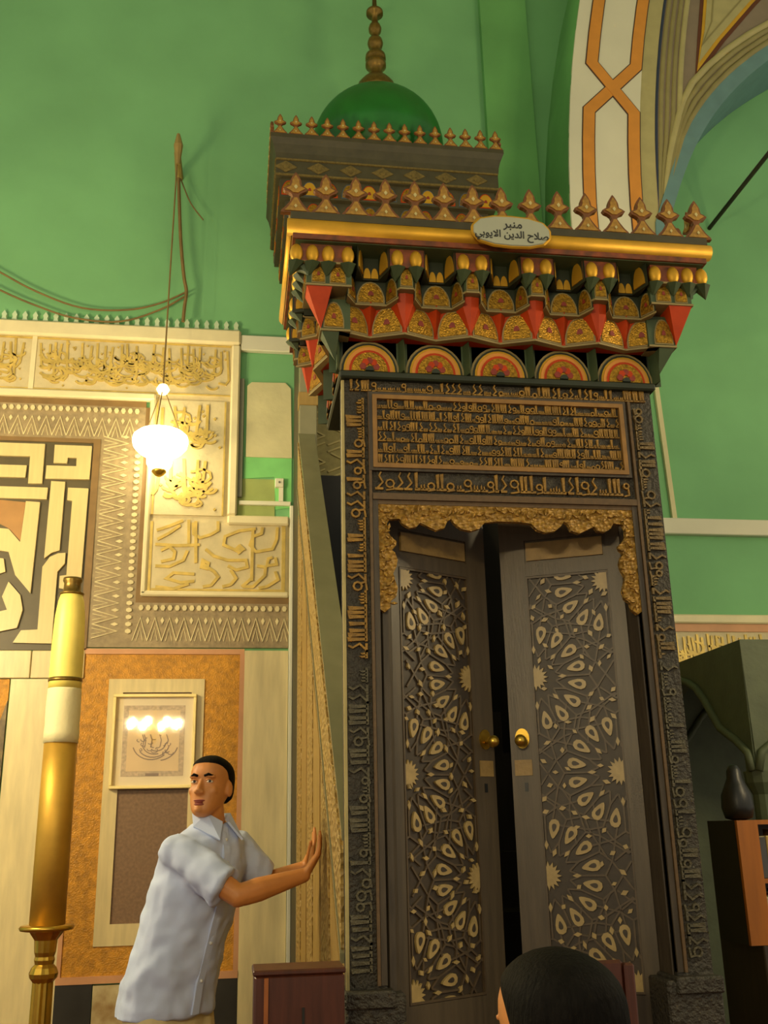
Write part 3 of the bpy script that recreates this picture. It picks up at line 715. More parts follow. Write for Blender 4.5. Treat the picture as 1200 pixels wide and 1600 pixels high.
def node(fr, i, eggs=(-.034,.034), half=None):
    o = Fr(fr(i*BP, 0, 0), fr.u, fr.v, fr.n)
    lo = -.038 if half != 'r' else -.0; hi = .038 if half != 'l' else .0
    b = MB(); plan(b, o, [(-.038,-.01),(-.038,.125),(-.022,.148),(.022,.148),(.038,.125),(.038,-.01)], 3.335, 3.43, 0)
    plan(b, o, [(-.038,.10),(-.040,.127),(-.024,.152),(.024,.152),(.040,.127),(.038,.10)], 3.331, 3.339, 2)
    f = Fr(o(-.022,3.342,.148), o.u, o.v, o.n); gilt_arch(b, f, .022, 0, .046, .084)
    b.build('gilt_cell', CM, cor)
    b = MB(); v = [o(-.066,3.333,.06), o(.066,3.333,.06), o(.040,3.333,.116), o(0,3.333,.124), o(-.040,3.333,.116), o(0,3.192,.092)]
    b.add(v, [(0,1,2,3,4),(0,5,1),(1,5,2),(2,5,3),(3,5,4),(4,5,0)], 5).build('pendant', CM, cor)
    b = MB(); plan(b, o, [(-.068,-.01),(-.068,.166),(.068,.166),(.068,-.01)], 3.41, 3.492, 7)
    b.build('egg_block', CM, cor)
    for e in eggs: egg(o, e)
def egg(o, e, n=.166):
    b = MB(); v = [o(e-.028,3.408,n-.03), o(e+.028,3.408,n-.03), o(e+.028,3.408,n+.010), o(e,3.408,n+.022), o(e-.028,3.408,n+.010), o(e*1.15,3.365,n-.03), o(e-.004,3.35,n-.02)]
    b.add(v[:6], [(0,1,2,3,4),(0,5,1),(1,5,2),(2,5,3),(3,5,4),(4,5,0)], 0).build('egg_bracket', CM, cor)
    c = o(e, 3.443, n)
    rot = Matrix((o.u, o.n, o.v)).transposed()
    MB().ell(c, .0235, .020, .037, 6, 12, 8, rot).build('gilt_egg', CM, cor, smooth=True)
FRONT = Fr((PC-2.5*BP, PY, 0), (1,0,0), (0,0,1), (0,-1,0))
LEFT = Fr((PX0, PY, 0), (0,1,0), (0,0,1), (-1,0,0)); RIGHT = Fr((PX1, PY, 0), (0,1,0), (0,0,1), (1,0,0))
for i in range(5): bay(FRONT, i)
for i in range(1, 5): node(FRONT, i)
for F in (LEFT, RIGHT):
    for i in range(2): bay(F, i)
    node(F, 1); node(F, 2, (-.034,))
for sx in (0, 1):                                # corners
    X = (lambda a: a) if sx == 0 else mir
    b = MB()
    for pr, z0, z1, m in ((.085,3.187,3.312,0),(.142,3.335,3.43,0),(.166,3.41,3.492,7)):
        x0, x1 = sorted((X(PX0-pr), X(PX0+.02))); b.box(x0, x1, PY-pr, PY+.03, z0, z1, m)
        x0, x1 = sorted((X(PX0-pr-.004), X(PX0+.02))); b.box(x0, x1, PY-pr-.004, PY+.03, z0-.004, z0+.004, 2)
    gilt_arch(b, Fr((X(PX0-.04), PY-.085, 3.195), (1,0,0), (0,0,1), (0,-1,0)), 0, 0, .075, .105)
    gilt_arch(b, Fr((X(PX0-.10), PY-.142, 3.342), (1,0,0), (0,0,1), (0,-1,0)), 0, 0, .05, .08)
    gilt_arch(b, Fr((X(PX0-.03), PY-.142, 3.342), (1,0,0), (0,0,1), (0,-1,0)), 0, 0, .06, .08)
    sd = Vector((-1 if sx == 0 else 1, 0, 0))
    gilt_arch(b, Fr((X(PX0-.085), PY-.04, 3.195), (0,1,0), (0,0,1), sd), 0, 0, .07, .105)
    gilt_arch(b, Fr((X(PX0-.142), PY-.10, 3.342), (0,1,0), (0,0,1), sd), 0, 0, .05, .08)
    gilt_arch(b, Fr((X(PX0-.142), PY-.03, 3.342), (0,1,0), (0,0,1), sd), 0, 0, .06, .08)
    b.build('corner_cell', CM, cor)
    b = MB(); q = lambda a, y, z: (X(a), y, z)
    v = [q(PX0-.142,PY-.142,3.333), q(PX0-.05,PY-.142,3.333), q(PX0-.05,PY-.05,3.333), q(PX0-.142,PY-.05,3.333), q(PX0-.087,PY-.087,3.19)]
    b.add(v, [(0,1,2,3),(0,4,1),(1,4,2),(2,4,3),(3,4,0)], 5).build('pendant', CM, cor)
    b = MB(); v = [q(PX0-.085,PY-.085,3.187), q(PX0-.02,PY-.085,3.187), q(PX0-.02,PY-.02,3.187), q(PX0-.085,PY-.02,3.187), q(PX0-.03,PY-.03,3.09)]
    b.add(v, [(0,1,2,3),(0,4,1),(1,4,2),(2,4,3),(3,4,0)], 0).build('pendant', CM, cor)
    o = FRONT if sx == 0 else Fr((mir(FRONT.o.x), PY, 0), (-1,0,0), (0,0,1), (0,-1,0))
    for e in (-.155, -.098, -.041, .03): egg(o, e)
    o = LEFT if sx == 0 else RIGHT
    for e in (-.13, -.07, -.01, .05): egg(o, e)
# gilt roll moulding round three sides and the crest slab
rr = .215
def roll(b):
    for y, z, r in ((0, 3.537, .030),):
        b.tube([(PX0-rr+.03, 3.80, z), (PX0-rr+.03, PY-rr+.03, z)], r, 14, 0); b.tube([(PX0-rr+.0, PY-rr+.03, z), (PX1+rr-.0, PY-rr+.03, z)], r, 14, 0); b.tube([(PX1+rr-.03, PY-rr+.03, z), (PX1+rr-.03, 3.80, z)], r, 14, 0)
part('gilt_roll', 'gold', roll, cor, smooth=True)
part('crest_slab', 'kdark', lambda b: (b.box(PX0-rr+.012, PX1+rr-.012, PY-rr+.012, 3.80, 3.562, 3.592), b.box(PX0-.2, PX1+.2, PY-.18, 3.80, 3.51, 3.565)), cor)
def finial_mesh(sc):
    h = [(.054,0),(.050,.010),(.036,.024),(.022,.044),(.010,.064),(.014,.076),(.024,.084),(.038,.090),(.045,.100),(.034,.108),(.022,.114),(.021,.124),(.019,.136),(.012,.152),(.005,.164)]
    out = h+[(0,.170)]+[(-x, y) for x, y in reversed(h)]
    f = Fr((0,0,0), (1,0,0), (0,0,1), (0,-1,0)); b = MB()
    b.fprism(f, [(x*sc, y*sc) for x, y in out], -.010*sc, .010*sc, 1)
    for s, cy, m in ((.74,.0,0),):
        lo = [(.040,.006),(.026,.022),(.014,.042),(.005,.060),(-.005,.060),(-.014,.042),(-.026,.022),(-.040,.006)]
        up = [(.009,.082),(.022,.092),(.034,.099),(.018,.108),(.013,.120),(.012,.136),(0,.156),(-.012,.136),(-.013,.120),(-.018,.108),(-.034,.099),(-.022,.092),(-.009,.082)]
        b.fprism(f, [(x*sc, y*sc) for x, y in lo], -.014*sc, .014*sc, 0); b.fprism(f, [(x*sc, y*sc) for x, y in up], -.014*sc, .014*sc, 0)
    for cy, q in ((.024,.008),(.104,.010)):
        b.fprism(f, [(q*.7*sc,cy*sc),(0,(cy+q)*sc),(-q*.7*sc,cy*sc),(0,(cy-q)*sc)], -.017*sc, .017*sc, 2)
    return b.mesh('finial', ['crest','crestred','crestlight'])
fm = finial_mesh(1.0); px0 = .172; pitch = .1095
for i in range(15): place('finial', fm, (px0+pitch*i, PY-rr+.03, 3.592), cor)
for x in (PX0-rr+.03, PX1+rr-.03):
    for i in range(6): place('finial', fm, (x, 3.16+pitch*i+.02, 3.592), cor, pi/2)

# stairs, balustrades
RZ = lambda y: 1.41+.97*(y-3.34)
KY = 5.86
for sx in (0, 1):
    X = (lambda a: a) if sx == 0 else mir
    xs = lambda a, c: tuple(sorted((X(a), X(c))))
    def wedge(b, a, c, P, m=0):
        x0, x1 = xs(a, c); b.prism([(x0, y, z) for y, z in P], (x1-x0, 0, 0), m)
    sdp = part('stair_side', 'sidewood', lambda b: wedge(b, PX0, .448, [(3.405,0),(KY,0),(KY,RZ(KY)-.02),(3.405,RZ(3.405)-.02)]))
    part('shade_lining', 'blackw', lambda b: wedge(b, .448, .456, [(3.5,0),(KY,0),(KY,RZ(KY)-.035),(3.5,RZ(3.5)-.035)]), sdp)  # blackened inner face: the stair passage's shade put into the colour
    part('handrail', 'rail', lambda b: wedge(b, PX0-.006, .454, [(3.402,RZ(3.402)-.03),(KY,RZ(KY)-.03),(KY,RZ(KY)),(3.402,RZ(3.402))]), sdp)
    part('carved_band', 'sidecarve', lambda b: wedge(b, PX0-.010, PX0+.01, [(3.405,RZ(3.405)-.36),(KY,RZ(KY)-.36),(KY,RZ(KY)-.06),(3.405,RZ(3.405)-.06)]), sdp)
    part('stringer_moulding', 'rail', lambda b: wedge(b, PX0-.014, PX0+.01, [(3.405,RZ(3.405)-.40),(KY,RZ(KY)-.40),(KY,RZ(KY)-.37),(3.405,RZ(3.405)-.37)]), sdp)
    for k in range(6):                          # upright panels of the side below the stairs
        y0 = 3.46+k*.40; y1 = min(y0+.34, KY-.02)
        part('side_panel', 'sidecarve' if k % 2 else 'sidewood', lambda b: wedge(b, PX0-.008, PX0+.005, [(y0,.12),(y1,.12),(y1,RZ(y1)-.5),(y0,max(.2,RZ(y0)-.5))]), sdp)
for k in range(9):
    y = 3.72+k*.235
    part('stair_tread', 'brownw', lambda b: b.box(.448, 1.44, y, y+.27, 0, .42+k*.235))
# kiosk
kio = part('kiosk', 'brownw', lambda b: b.box(.40, 1.488, KY+.02, 6.585, 0, 2.55))
for x0, x1 in ((PX0, .47), (mir(.47), PX1)):
    part('kiosk_post', 'rail', lambda b: b.box(x0, x1, KY, KY+.10, 0, 5.25), kio, bevel=.006)
    [part('post_block', 'sidewood', lambda b: b.box(x0-.006, x1+.006, KY-.008, KY+.1, za, zb_), kio, bevel=.004) for za, zb_ in ((4.05,4.14),(4.42,4.6))]
for x0, x1 in ((PX0+.005, PX0+.045), (PX1-.045, PX1-.005)):
    part('kiosk_side', 'kdark', lambda b: b.box(x0, x1, KY+.10, 6.59, 0, 5.25), kio)
part('kiosk_back', 'latt', lambda b: b.box(.40, 1.488, 6.55, 6.59, 2.5, 5.25), kio)
part('shade_panel', 'blackw', lambda b: b.box(.45, 1.44, 6.42, 6.5, 2.5, 3.78), kio)  # added dark sheet, so the gap between the doors reads as shade
KB = Fr((0, 6.55, 0), (1,0,0), (0,0,1), (0,-1,0))
def lattice(b):
    z = 2.6
    while z < 5.1:
        for i in range(6):
            u = .42+i*.18
            b.ribbon(KB, [(u,z),(u+.16,z+.07)], .012, -.005, .012); b.ribbon(KB, [(u,z+.05),(u+.16,z+.12)], .012, -.005, .012); b.ribbon(KB, [(u+.16,z+.12),(u+.02,z+.19)], .012, -.005, .012)
        z += .2
part('back_lattice', 'lattbar', lattice, kio)
part('kiosk_lintel', 'kdark', lambda b: b.box(PX0, PX1, KY-.01, KY+.09, 4.85, 5.25), kio)
part('kiosk_ceiling', 'kdark', lambda b: b.box(PX0, PX1, KY, 6.59, 5.2, 5.27), kio)
kc = part('kiosk_cornice', 'kdark', lambda b: [b.box(PX0-p, PX1+p, KY-p, 6.59, z0, z1) for p, z0, z1 in ((.06,5.2,5.34),(.11,5.34,5.48),(.15,5.48,5.62),(.175,5.62,5.76))])
def cav(b):
    def ring(p, z): return [(PX0-p, KY-p, z), (PX1+p, KY-p, z), (PX1+p, 6.595, z), (PX0-p, 6.595, z)]
    b.loft([ring(.178, 5.755), ring(.182, 5.80), ring(.196, 5.86), ring(.215, 5.90), ring(.215, 5.93)])
part('cavetto', 'kdark', cav, kc)
for k, (p, z0, w) in enumerate(((.06,5.215,.09),(.11,5.355,.09),(.15,5.495,.09))):
    for F, n, L in ((Fr((PX0-p, KY-p, 0), (1,0,0), (0,0,1), (0,-1,0)), 11, PX1-PX0+2*p), (Fr((PX0-p, KY-p, 0), (0,1,0), (0,0,1), (-1,0,0)), 6, 6.59-KY+p)):
        for i in range(n):
            b = MB(); u = (i+.5)*L/n
            gilt_arch(b, Fr(F(u, z0, 0), F.u, F.v, F.n), 0, 0, L/n*.8, .11, 9 if (i+k) % 2 else 5, 6 if (i+k) % 3 == 0 else 3, 4)
            b.build('gilt_cell', CM+['blue'], kc)
for F, n, L in ((Fr((PX0-.175, KY-.175, 0), (1,0,0), (0,0,1), (0,-1,0)), 7, PX1-PX0+.35), (Fr((PX0-.175, KY-.175, 0), (0,1,0), (0,0,1), (-1,0,0)), 4, 6.59-KY+.175)):
    part('frieze_border', 'friezed', lambda b: (b.frect(F, 0, L, 5.625, 5.64, 0, .008), b.frect(F, 0, L, 5.745, 5.758, 0, .008)), kc)
    for i in range(n):
        u = (i+.3)*L/n if n == 7 else (i+.5)*L/n
        part('frieze_diamond', 'friezed', lambda b: (b.fprism(F, [(u-.075,5.693),(u-.03,5.72),(u,5.738),(u+.03,5.72),(u+.075,5.693),(u+.03,5.668),(u,5.65),(u-.03,5.668)], 0, .006), b.fprism(F, [(u+.02*cos(t*pi/4),5.693+.02*sin(t*pi/4)) for t in range(8)], 0, .010)), kc)
fk = finial_mesh(.90)
for i in range(15): place('finial', fk, (.205+.1062*i, KY-.205, 5.93), kc)
for x in (PX0-.205, PX1+.205):
    for i in range(8): place('finial', fk, (x, KY-.13+.1*i, 5.93), kc, pi/2)
DC = (.935, 6.11, 0)
dm = part('dome', 'dome', lambda b: b.lathe([(.45,5.93),(.45,6.10),(.478,6.14)]+[(.482*cos(t*pi/2/12), 6.20+.47*sin(t*pi/2/12)) for t in range(12)]+[(.02,6.672)], DC, 40), smooth=True)
part('spire', 'brassold', lambda b: b.lathe([(.02,6.78),(.15,6.82),(.152,6.845),(.140,6.90),(.10,6.955),(.055,6.985),(.05,7.05),(.06,7.065),(.078,7.085),(.078,7.115),(.060,7.13),(.078,7.15),(.076,7.185),(.045,7.21),(.04,7.25),(.052,7.265),(.060,7.30),(.052,7.335),(.030,7.355),(.030,7.385),(.046,7.41),(.050,7.44),(.042,7.47),(.026,7.49),(.022,7.56),(.065,7.575),(.065,7.60),(.02,7.62),(.015,7.75)], (DC[0], DC[1], -.13), 20), dm, smooth=True)
def crescent(b):
    P = [(DC[0]+.11*cos(t), 7.73+.11*sin(t)) for t in [pi/2+.5+(2*pi-1)*k/20 for k in range(21)]]
    Q = [(DC[0]+.085*cos(t), 7.75+.085*sin(t)) for t in [pi/2+.5+(2*pi-1)*k/20 for k in range(20,-1,-1)]]
    b.prism([(x, DC[1]-.01, z) for x, z in P+Q], (0,.02,0))
part('crescent', 'brassold', crescent, dm)

# oval name plaque on the roll moulding
PQ = thing('oval_plaque', (.952, 3.05, 3.53), 'pale oval plaque with dark Arabic lettering fixed on the gilt cornice roll', 'plaque')
QF = Fr((.952, 3.050, 3.533), Vector((1,0,-.012)).normalized(), Vector((0,-.12,1)).normalized(), Vector((0,-1,-.12)).normalized())
def oval(w, h): return [(w*.5*x, h*.5*y) for x, y in ((-1,-.25),(-.82,-.72),(-.45,-.95),(0,-1),(.45,-.95),(.82,-.72),(1,-.25),(1,.25),(.82,.72),(.45,.95),(0,1),(-.45,.95),(-.82,.72),(-1,.25))]
MB().fprism(QF, oval(.300,.128), -.012, .002).build('bevelled_rim', 'gold', PQ, bevel=.005)
MB().fprism(QF, oval(.284,.112), 0, .006).build('plaque_face', 'plaq', PQ, bevel=.003)
def text(body, size, u, v, name):
    c = bpy.data.curves.new(name, 'FONT'); c.body = body; c.align_x = 'CENTER'; c.size = size; c.extrude = .0012; c.offset = .0006
    o = bpy.data.objects.new(name, c); COL.objects.link(o); bpy.context.view_layer.update()
    dg = bpy.context.evaluated_depsgraph_get(); me = bpy.data.meshes.new_from_object(o.evaluated_get(dg)); bpy.data.objects.remove(o)
    for q in me.vertices: q.co = QF(u+q.co.x, v+q.co.y, .0065+q.co.z) - woff(PQ)
    me.materials.clear(); me.materials.append(M['letterblk'])
    o = bpy.data.objects.new(name, me); COL.objects.link(o); o.parent = PQ
text("\uFEAE\uFE92\uFEE8\uFEE3", .044, .005, .012, 'lettering')
text("\uFEF2\uFE91\uFEEE\uFEF3\uFEFB\uFE8D \uFEE6\uFEF3\uFEAA\uFEDF\uFE8D \uFEA1\uFEFC\uFEBB", .0375, 0, -.026, 'lettering')

# ================================================================== things in the hall
def on_x(px, py, X):
    d = _f*FPX + _r*(px-600) - _u*(py-800); return Vector((0, 0, CAM_H)) + d*(X/d.x)
# giant candlestick
CX, CY = -.895, 5.5
CS = thing('candlestick', (CX, CY, 0), 'tall brass candlestick with thick yellow candle beside the marble wall', 'candlestick')
c0 = (CX, CY, 0)
MB().lathe([(.24,0),(.24,.03),(.20,.05),(.17,.10),(.10,.14),(.07,.18)], c0, 32).build('foot', 'brass', CS, smooth=True)
MB().lathe([(.058,.18),(.052,.5),(.050,.80)], c0, 24, flute=.12).build('fluted_stem', 'brass', CS)
MB().lathe([(.045,.79),(.066,.815),(.070,.835),(.060,.86),(.045,.875),(.050,.895),(.046,.91),(.052,.93),(.056,.985),(.075,1.01),(.085,1.025)], c0, 24, flute=.05).build('knop', 'brass', CS)
MB().lathe([(.06,1.02),(.126,1.030),(.132,1.042),(.126,1.052),(.06,1.056)], c0, 32).build('drip_dish', 'brass', CS, smooth=True)
MB().lathe([(.086,1.05),(.085,1.5),(.083,1.945)], c0, 32).build('brass_sleeve', 'brasstube', CS, smooth=True)
MB().lathe([(.088,1.93),(.090,1.98),(.087,2.02),(.089,2.10),(.086,2.20),(.084,2.215)], c0, 28).build('paper_wrap', 'paper', CS, smooth=True)
cn = MB().lathe([(.085,2.21),(.085,2.26),(.084,2.45),(.078,2.60),(.068,2.68),(.055,2.725)], c0, 32).build('candle', 'wax', CS, smooth=True)
MB().lathe([(.087,2.245),(.0885,2.252),(.087,2.265)], c0, 32).build('brass_ring', 'brassold', cn, smooth=True)
MB().lathe([(.062,2.715),(.066,2.725),(.048,2.735),(.044,2.78),(.052,2.795),(.050,2.81),(.02,2.815)], c0, 24).build('metal_cap', 'brassold', CS, smooth=True)

# hanging lamp by the wall
LX, LY = -.535, 6.33
HL = thing('hanging_lamp', (LX, LY, 3.7), 'lit white glass bowl lamp hanging on chains before the carved marble', 'lamp')
l0 = (LX, LY, 0)
MB().lathe([(.09,3.845),(.14,3.875),(.175,3.915),(.184,3.955),(.178,3.985),(.15,4.01),(.11,4.02),(.05,4.025)], l0, 28).build('glass_bowl', 'glassl', HL, smooth=True)
MB().lathe([(.03,3.735),(.06,3.755),(.082,3.79),(.085,3.83),(.07,3.86),(.04,3.875)], l0, 24).build('lower_glass', 'glassl', HL, smooth=True)
MB().lathe([(.01,3.705),(.028,3.715),(.046,3.735),(.05,3.75),(.03,3.756)], l0, 16).build('bottom_cap', 'brass', HL, smooth=True)
MB().lathe([(.01,4.29),(.03,4.30),(.046,4.33),(.03,4.36),(.012,4.37)], l0, 16).build('glint_boss', mat('boss_glint', (255,220,150), .3, emit=2.0, var=0), HL, smooth=True)  # brass boss, no lamp; its reflected glint is put in as emission
for k in range(3):
    a = k*2*pi/3+.4
    MB().tube([(LX+.15*cos(a), LY+.15*sin(a), 4.0), (LX+.02*cos(a), LY+.02*sin(a), 4.31)], .004, 6).build('chain', 'cord', HL)
pgx, pgz = -.515, 6.18
MB().tube([(LX, LY, 4.37), (LX+.008, LY, 5.2), (pgx, LY, pgz)], .006, 6).build('flex', 'cord', HL)
PG = thing('wall_peg', (pgx, YW, pgz), 'old wooden peg in the green wall holding cords', 'peg')
MB().tube([(pgx, YW, pgz+.02), (pgx, LY-.02, pgz+.03)], [.03,.024], 8).build('peg_shaft', 'peg', PG)
MB().tube([(pgx, LY-.01, pgz+.20), (pgx+.004, LY-.012, pgz+.1), (pgx+.006, LY-.01, pgz-.06)], [.012,.034,.016], 8).build('cord_knot', 'peg', PG)
def wire(pts, r, label, m='cord', n=.055):
    P = []
    for x, y in pts: u, v = WP(x, y); P.append(Vector((u, YW-n, v)))
    Q = []
    for i in range(len(P)-1):                   # smooth the hanging line
        a, b, c, d = P[max(i-1,0)], P[i], P[i+1], P[min(i+2,len(P)-1)]
        for k in range(5):
            t = k/5; Q.append(.5*((2*b)+(c-a)*t+(2*a-5*b+4*c-d)*t*t+(3*b-a-3*c+d)*t**3))
    Q.append(P[-1])
    o = MB().tube(Q, r, 6).build('wire', m); tag(o, label, 'wire'); return o
wire([(-200,340),(-60,395),(0,430),(60,462),(130,487),(200,490),(250,480),(292,462)], .007, 'upper sagging wire strung along the green wall')
wire([(-200,365),(-60,425),(0,458),(60,484),(120,503),(190,508),(250,490),(291,468)], .007, 'lower sagging wire just over the white cresting')
wire([(280,290),(283,380),(288,440),(292,465),(289,490),(287,512)], .013, 'thick twisted cord hanging straight down from the wall peg', n=.09)
wire([(283,288),(298,325),(318,352)], .005, 'short cord running from the wall peg to a nail', n=.07)
# conduits
def cable(name, boxes, label, m='plast', cat='conduit'):
    b = MB()
    for r in boxes: b.box(*r)
    o = b.build(name, m, bevel=.003); return tag(o, label, cat)
cable('conduit', [(.338,.362, YW-.05, YW, 0, 3.60)], 'white upright plastic conduit along the edge of the pulpit')
cable('conduit', [(-.01,.345, YW-.03, YW, 3.605, 3.635)], 'short level white conduit under the green recess')
cable('conduit', [(-.02,.01, YW-.03, YW-.0, 3.66, 4.55)], 'grey upright conduit in the green recess', 'greypl')
o = MB().prism([(3.085, YW, 4.9), (3.12, YW, 4.9), (3.155, YW, 3.58), (3.12, YW, 3.58)], (0,-.03,0)).build('conduit', 'cream'); tag(o, 'cream leaning conduit above the wall ledge right of the pulpit', 'conduit')
JB = thing('junction_box', (.265, YW, 3.72), 'small white junction box on the green wall', 'junction box')
MB().box(.235, .295, YW-.04, YW, 3.735, 3.80).build('cover', 'plast', JB, bevel=.004)
MB().box(.262, .292, YW-.03, YW, 3.635, 3.735).build('tail_duct', 'plast', JB)
MB().tube([(.265,YW-.042,3.77),(.265,YW-.046,3.77)], .008, 8).build('screw', 'greypl', JB)
# framed calligraphy
PN = thing('framed_calligraphy', (-.50, YW, 1.73), 'gilt framed calligraphy sheet with a patterned border hung on marble', 'picture')
FF = Fr((0, YW-.03, 0), (1,0,0), (0,0,1), (0,-1,0)); x0, x1, q0, q1 = -.762, -.245, 1.735, 2.315
MB().frect(FF, x0, x1, q0, q1, -.0, .012).build('backboard', 'matbd', PN)
def fr4(b, w, n0, n1):
    for r in ((x0,x1,q1-w,q1),(x0,x1,q0,q0+w),(x0,x0+w,q0+w,q1-w),(x1-w,x1,q0+w,q1-w)): b.frect(FF, *r, n0, n1)
b = MB(); fr4(b, .02, 0, .04); b.build('frame', 'gframe', PN, bevel=.004)
MB().frect(FF, -.695, -.315, 1.81, 2.245, .010, .014).build('border', 'bord', PN)
MB().frect(FF, -.665, -.345, 1.84, 2.215, .012, .016).build('sheet', 'paperp', PN)
def calli(b):
    cx, cz = -.495, 1.99; R = random.Random(8)
    for k, (r, a0, a1) in enumerate(((.105,1.08,1.75),(.09,1.2,1.95),(.07,1.05,1.6),(.05,1.3,2.0),(.112,1.55,1.92))):
        b.ribbon(FF, [(cx+.01*k-.02+r*1.1*cos(pi*(a0+(a1-a0)*q/9)), cz+.02+r*.95*sin(pi*(a0+(a1-a0)*q/9))) for q in range(10)], .0065, .015, .018)
    for k in range(22):
        u, v = cx+R.uniform(-.10,.10), cz+R.uniform(-.045,.065); r = R.uniform(.010,.022); t0 = R.uniform(pi*.6,pi*1.5)
        b.ribbon(FF, [(u+r*cos(t0+q*.5), v+r*.7*sin(t0+q*.5)) for q in range(R.choice((4,6,8)))], .005, .015, .018)
    for k in range(6): u = cx+R.uniform(-.09,.09); b.ribbon(FF, [(u,cz+.075),(u+.012,cz+.04),(u+.006,cz+R.uniform(-.02,.02))], .0055, .015, .018)
b = MB(); calli(b); b.build('calligraphy', 'ink', PN)
MB().frect(FF, -.545, -.465, 1.812, 1.828, .013, .018).build('caption_strip', 'ink', PN)
MB().frect(FF, x0+.018, x1-.018, q0+.018, q1-.018, .024, .026).build('pane', 'glass', PN)

# chandeliers of the hall (outside the picture: one behind the viewer, one by the mihrab on the left)
def chandelier(loc, label, power, n=8, R=.33):
    t = thing('chandelier', loc, label, 'chandelier', 'hall chandeliers'); x, y, z = loc
    MB().lathe([(.02,-.22),(.05,-.16),(.03,-.10),(.07,-.04),(.07,.02),(.03,.08),(.02,.16)], loc, 16).build('hub', 'brass', t, smooth=True)
    MB().tube([(x,y,z+.15),(x,y,9.6)], .008, 6).build('hanging_rod', 'brass', t)
    for k in range(n):
        a = 2*pi*k/n+.2; e = (x+R*cos(a), y+R*sin(a), z)
        MB().tube([(x,y,z-.02),(x+R*.5*cos(a),y+R*.5*sin(a),z-.12),(x+R*.9*cos(a),y+R*.9*sin(a),z-.07),(x+R*cos(a),y+R*sin(a),z-.02)], .008, 6).build('arm', 'brass', t, smooth=True)
        MB().lathe([(.01,-.03),(.026,-.02),(.026,0),(.014,.012)], e, 12).build('lamp_cup', 'brass', t, smooth=True)
        bm = bpy.data.materials.get('lit_bulb_%d' % power)
        if not bm:
            bm = mat('lit_bulb_%d' % power, (255,230,176), .3, emit=power, var=0)
        MB().lathe([(.012,.012),(.028,.035),(.036,.06),(.03,.085),(.012,.10)], e, 10).build('bulb', bm, t, smooth=True)
chandelier((-1.08, -1.0, 2.82), 'brass eight-armed chandelier with lit bulbs hanging in the open hall', 330)
chandelier((-2.4, 4.3, 2.95), 'brass eight-armed chandelier with lit bulbs hanging near the mihrab wall', 430)

chandelier((4.3, 2.2, 3.4), 'brass eight-armed chandelier with lit bulbs hanging right of the pulpit', 300)

# dark wooden cabinet and chair in front of the minbar
CB = thing('wooden_cabinet', (.20, 3.08, 0), 'dark red-brown wooden cabinet standing against the corner of the pulpit', 'cabinet')
MB().box(.07, .326, 3.10, 3.25, 0, 1.085).build('body', 'redwood', CB, bevel=.006)
MB().box(.066, .330, 3.095, 3.255, 1.085, 1.10).build('top', 'redwood', CB, bevel=.004)
MB().box(.098, .110, 3.088, 3.105, .05, 1.08).build('edge_bead', 'rededge', CB)
MB().box(.205, .212, 3.095, 3.105, .05, 1.0).build('door_seam', 'blackw', CB)
MB().tube([(.195,3.10,.93),(.195,3.075,.93)], .010, 8).build('door_knob', 'brass', CB)
CH = thing('wooden_chair', (1.10, 2.98, 0), 'dark wooden chair with panelled back before the carved doors', 'chair')
for x in (1.035, 1.185):
    MB().box(x-.016, x+.016, 3.12, 3.155, 0, 1.075).build('rear_post', 'redwood', CH, bevel=.006)
    MB().box(x-.016, x+.016, 2.80, 2.835, 0, .44).build('leg', 'redwood', CH, bevel=.006)
MB().box(1.02, 1.20, 2.79, 3.15, .44, .475).build('seat', 'redwood', CH, bevel=.008)
MB().box(1.05, 1.17, 3.128, 3.146, .60, 1.085).build('back_panel', 'redwood', CH, bevel=.01)
MB().box(1.018, 1.024+.016, 3.11, 3.125, .48, 1.085).build('edge_bead', 'rededge', CH)
MB().box(1.02, 1.20, 3.12, 3.15, .20, .23).build('stretcher', 'redwood', CH)

# stone canopy on columns, right of the minbar
SX, SY = 2.675, 5.0
ST = thing('stone_canopy', (3.3, 5.75, 0), 'grey-green stone canopy with an ogee arch on columns right of the pulpit', 'canopy')
og = [on_x(x, y, SX) for x, y in ((1188,1197),(1172,1176),(1152,1156),(1128,1138),(1116,1117),(1104,1095),(1090,1075),(1078,1067),(1068,1064))]
og = [(p.y, p.z) for p in og]; apex = og[-1][0]+.06
og = [(SY+.01, og[0][1]-.02)]+og[1:]+[(apex, og[-1][1]+.01)]
full = og+[(2*apex-y, z) for y, z in reversed(og[:-1])]; SYE = 2*apex-SY
for x in (SX, SX+1.35):
    MB().prism([(x, y, z) for y, z in full]+[(x, SYE, 2.40), (x, SY, 2.40)], (.12,0,0)).build('arch_side', 'stone', ST)
    MB().tube([(x-.012, y, z) for y, z in full], .022, 8).build('arch_moulding', 'stone', ST, smooth=True)
kx = (1.47)/(SYE-SY)
for y in (SY, SYE-.12):
    MB().prism([(SX+(a-SY)*kx, y, z) for a, z in full]+[(SX+1.47, y, 2.40), (SX, y, 2.40)], (0,.12,0)).build('arch_front', 'stone', ST)
    MB().tube([(SX+(a-SY)*kx, y-.012, z) for a, z in full], .022, 8).build('arch_moulding', 'stone', ST, smooth=True)
MB().box(SX+.01, SX+1.46, SY+.01, SYE-.01, 2.38, 2.405).build('roof_slab', 'stone', ST)
for x in (SX+.07, SX+1.40):
    for y in (SY+.07, SYE-.07):
        MB().lathe([(.10,0),(.10,.08),(.07,.12),(.065,1.0),(.06,1.60),(.09,1.66),(.095,og[0][1])], (x, y, 0), 12).build('column', 'stone', ST)
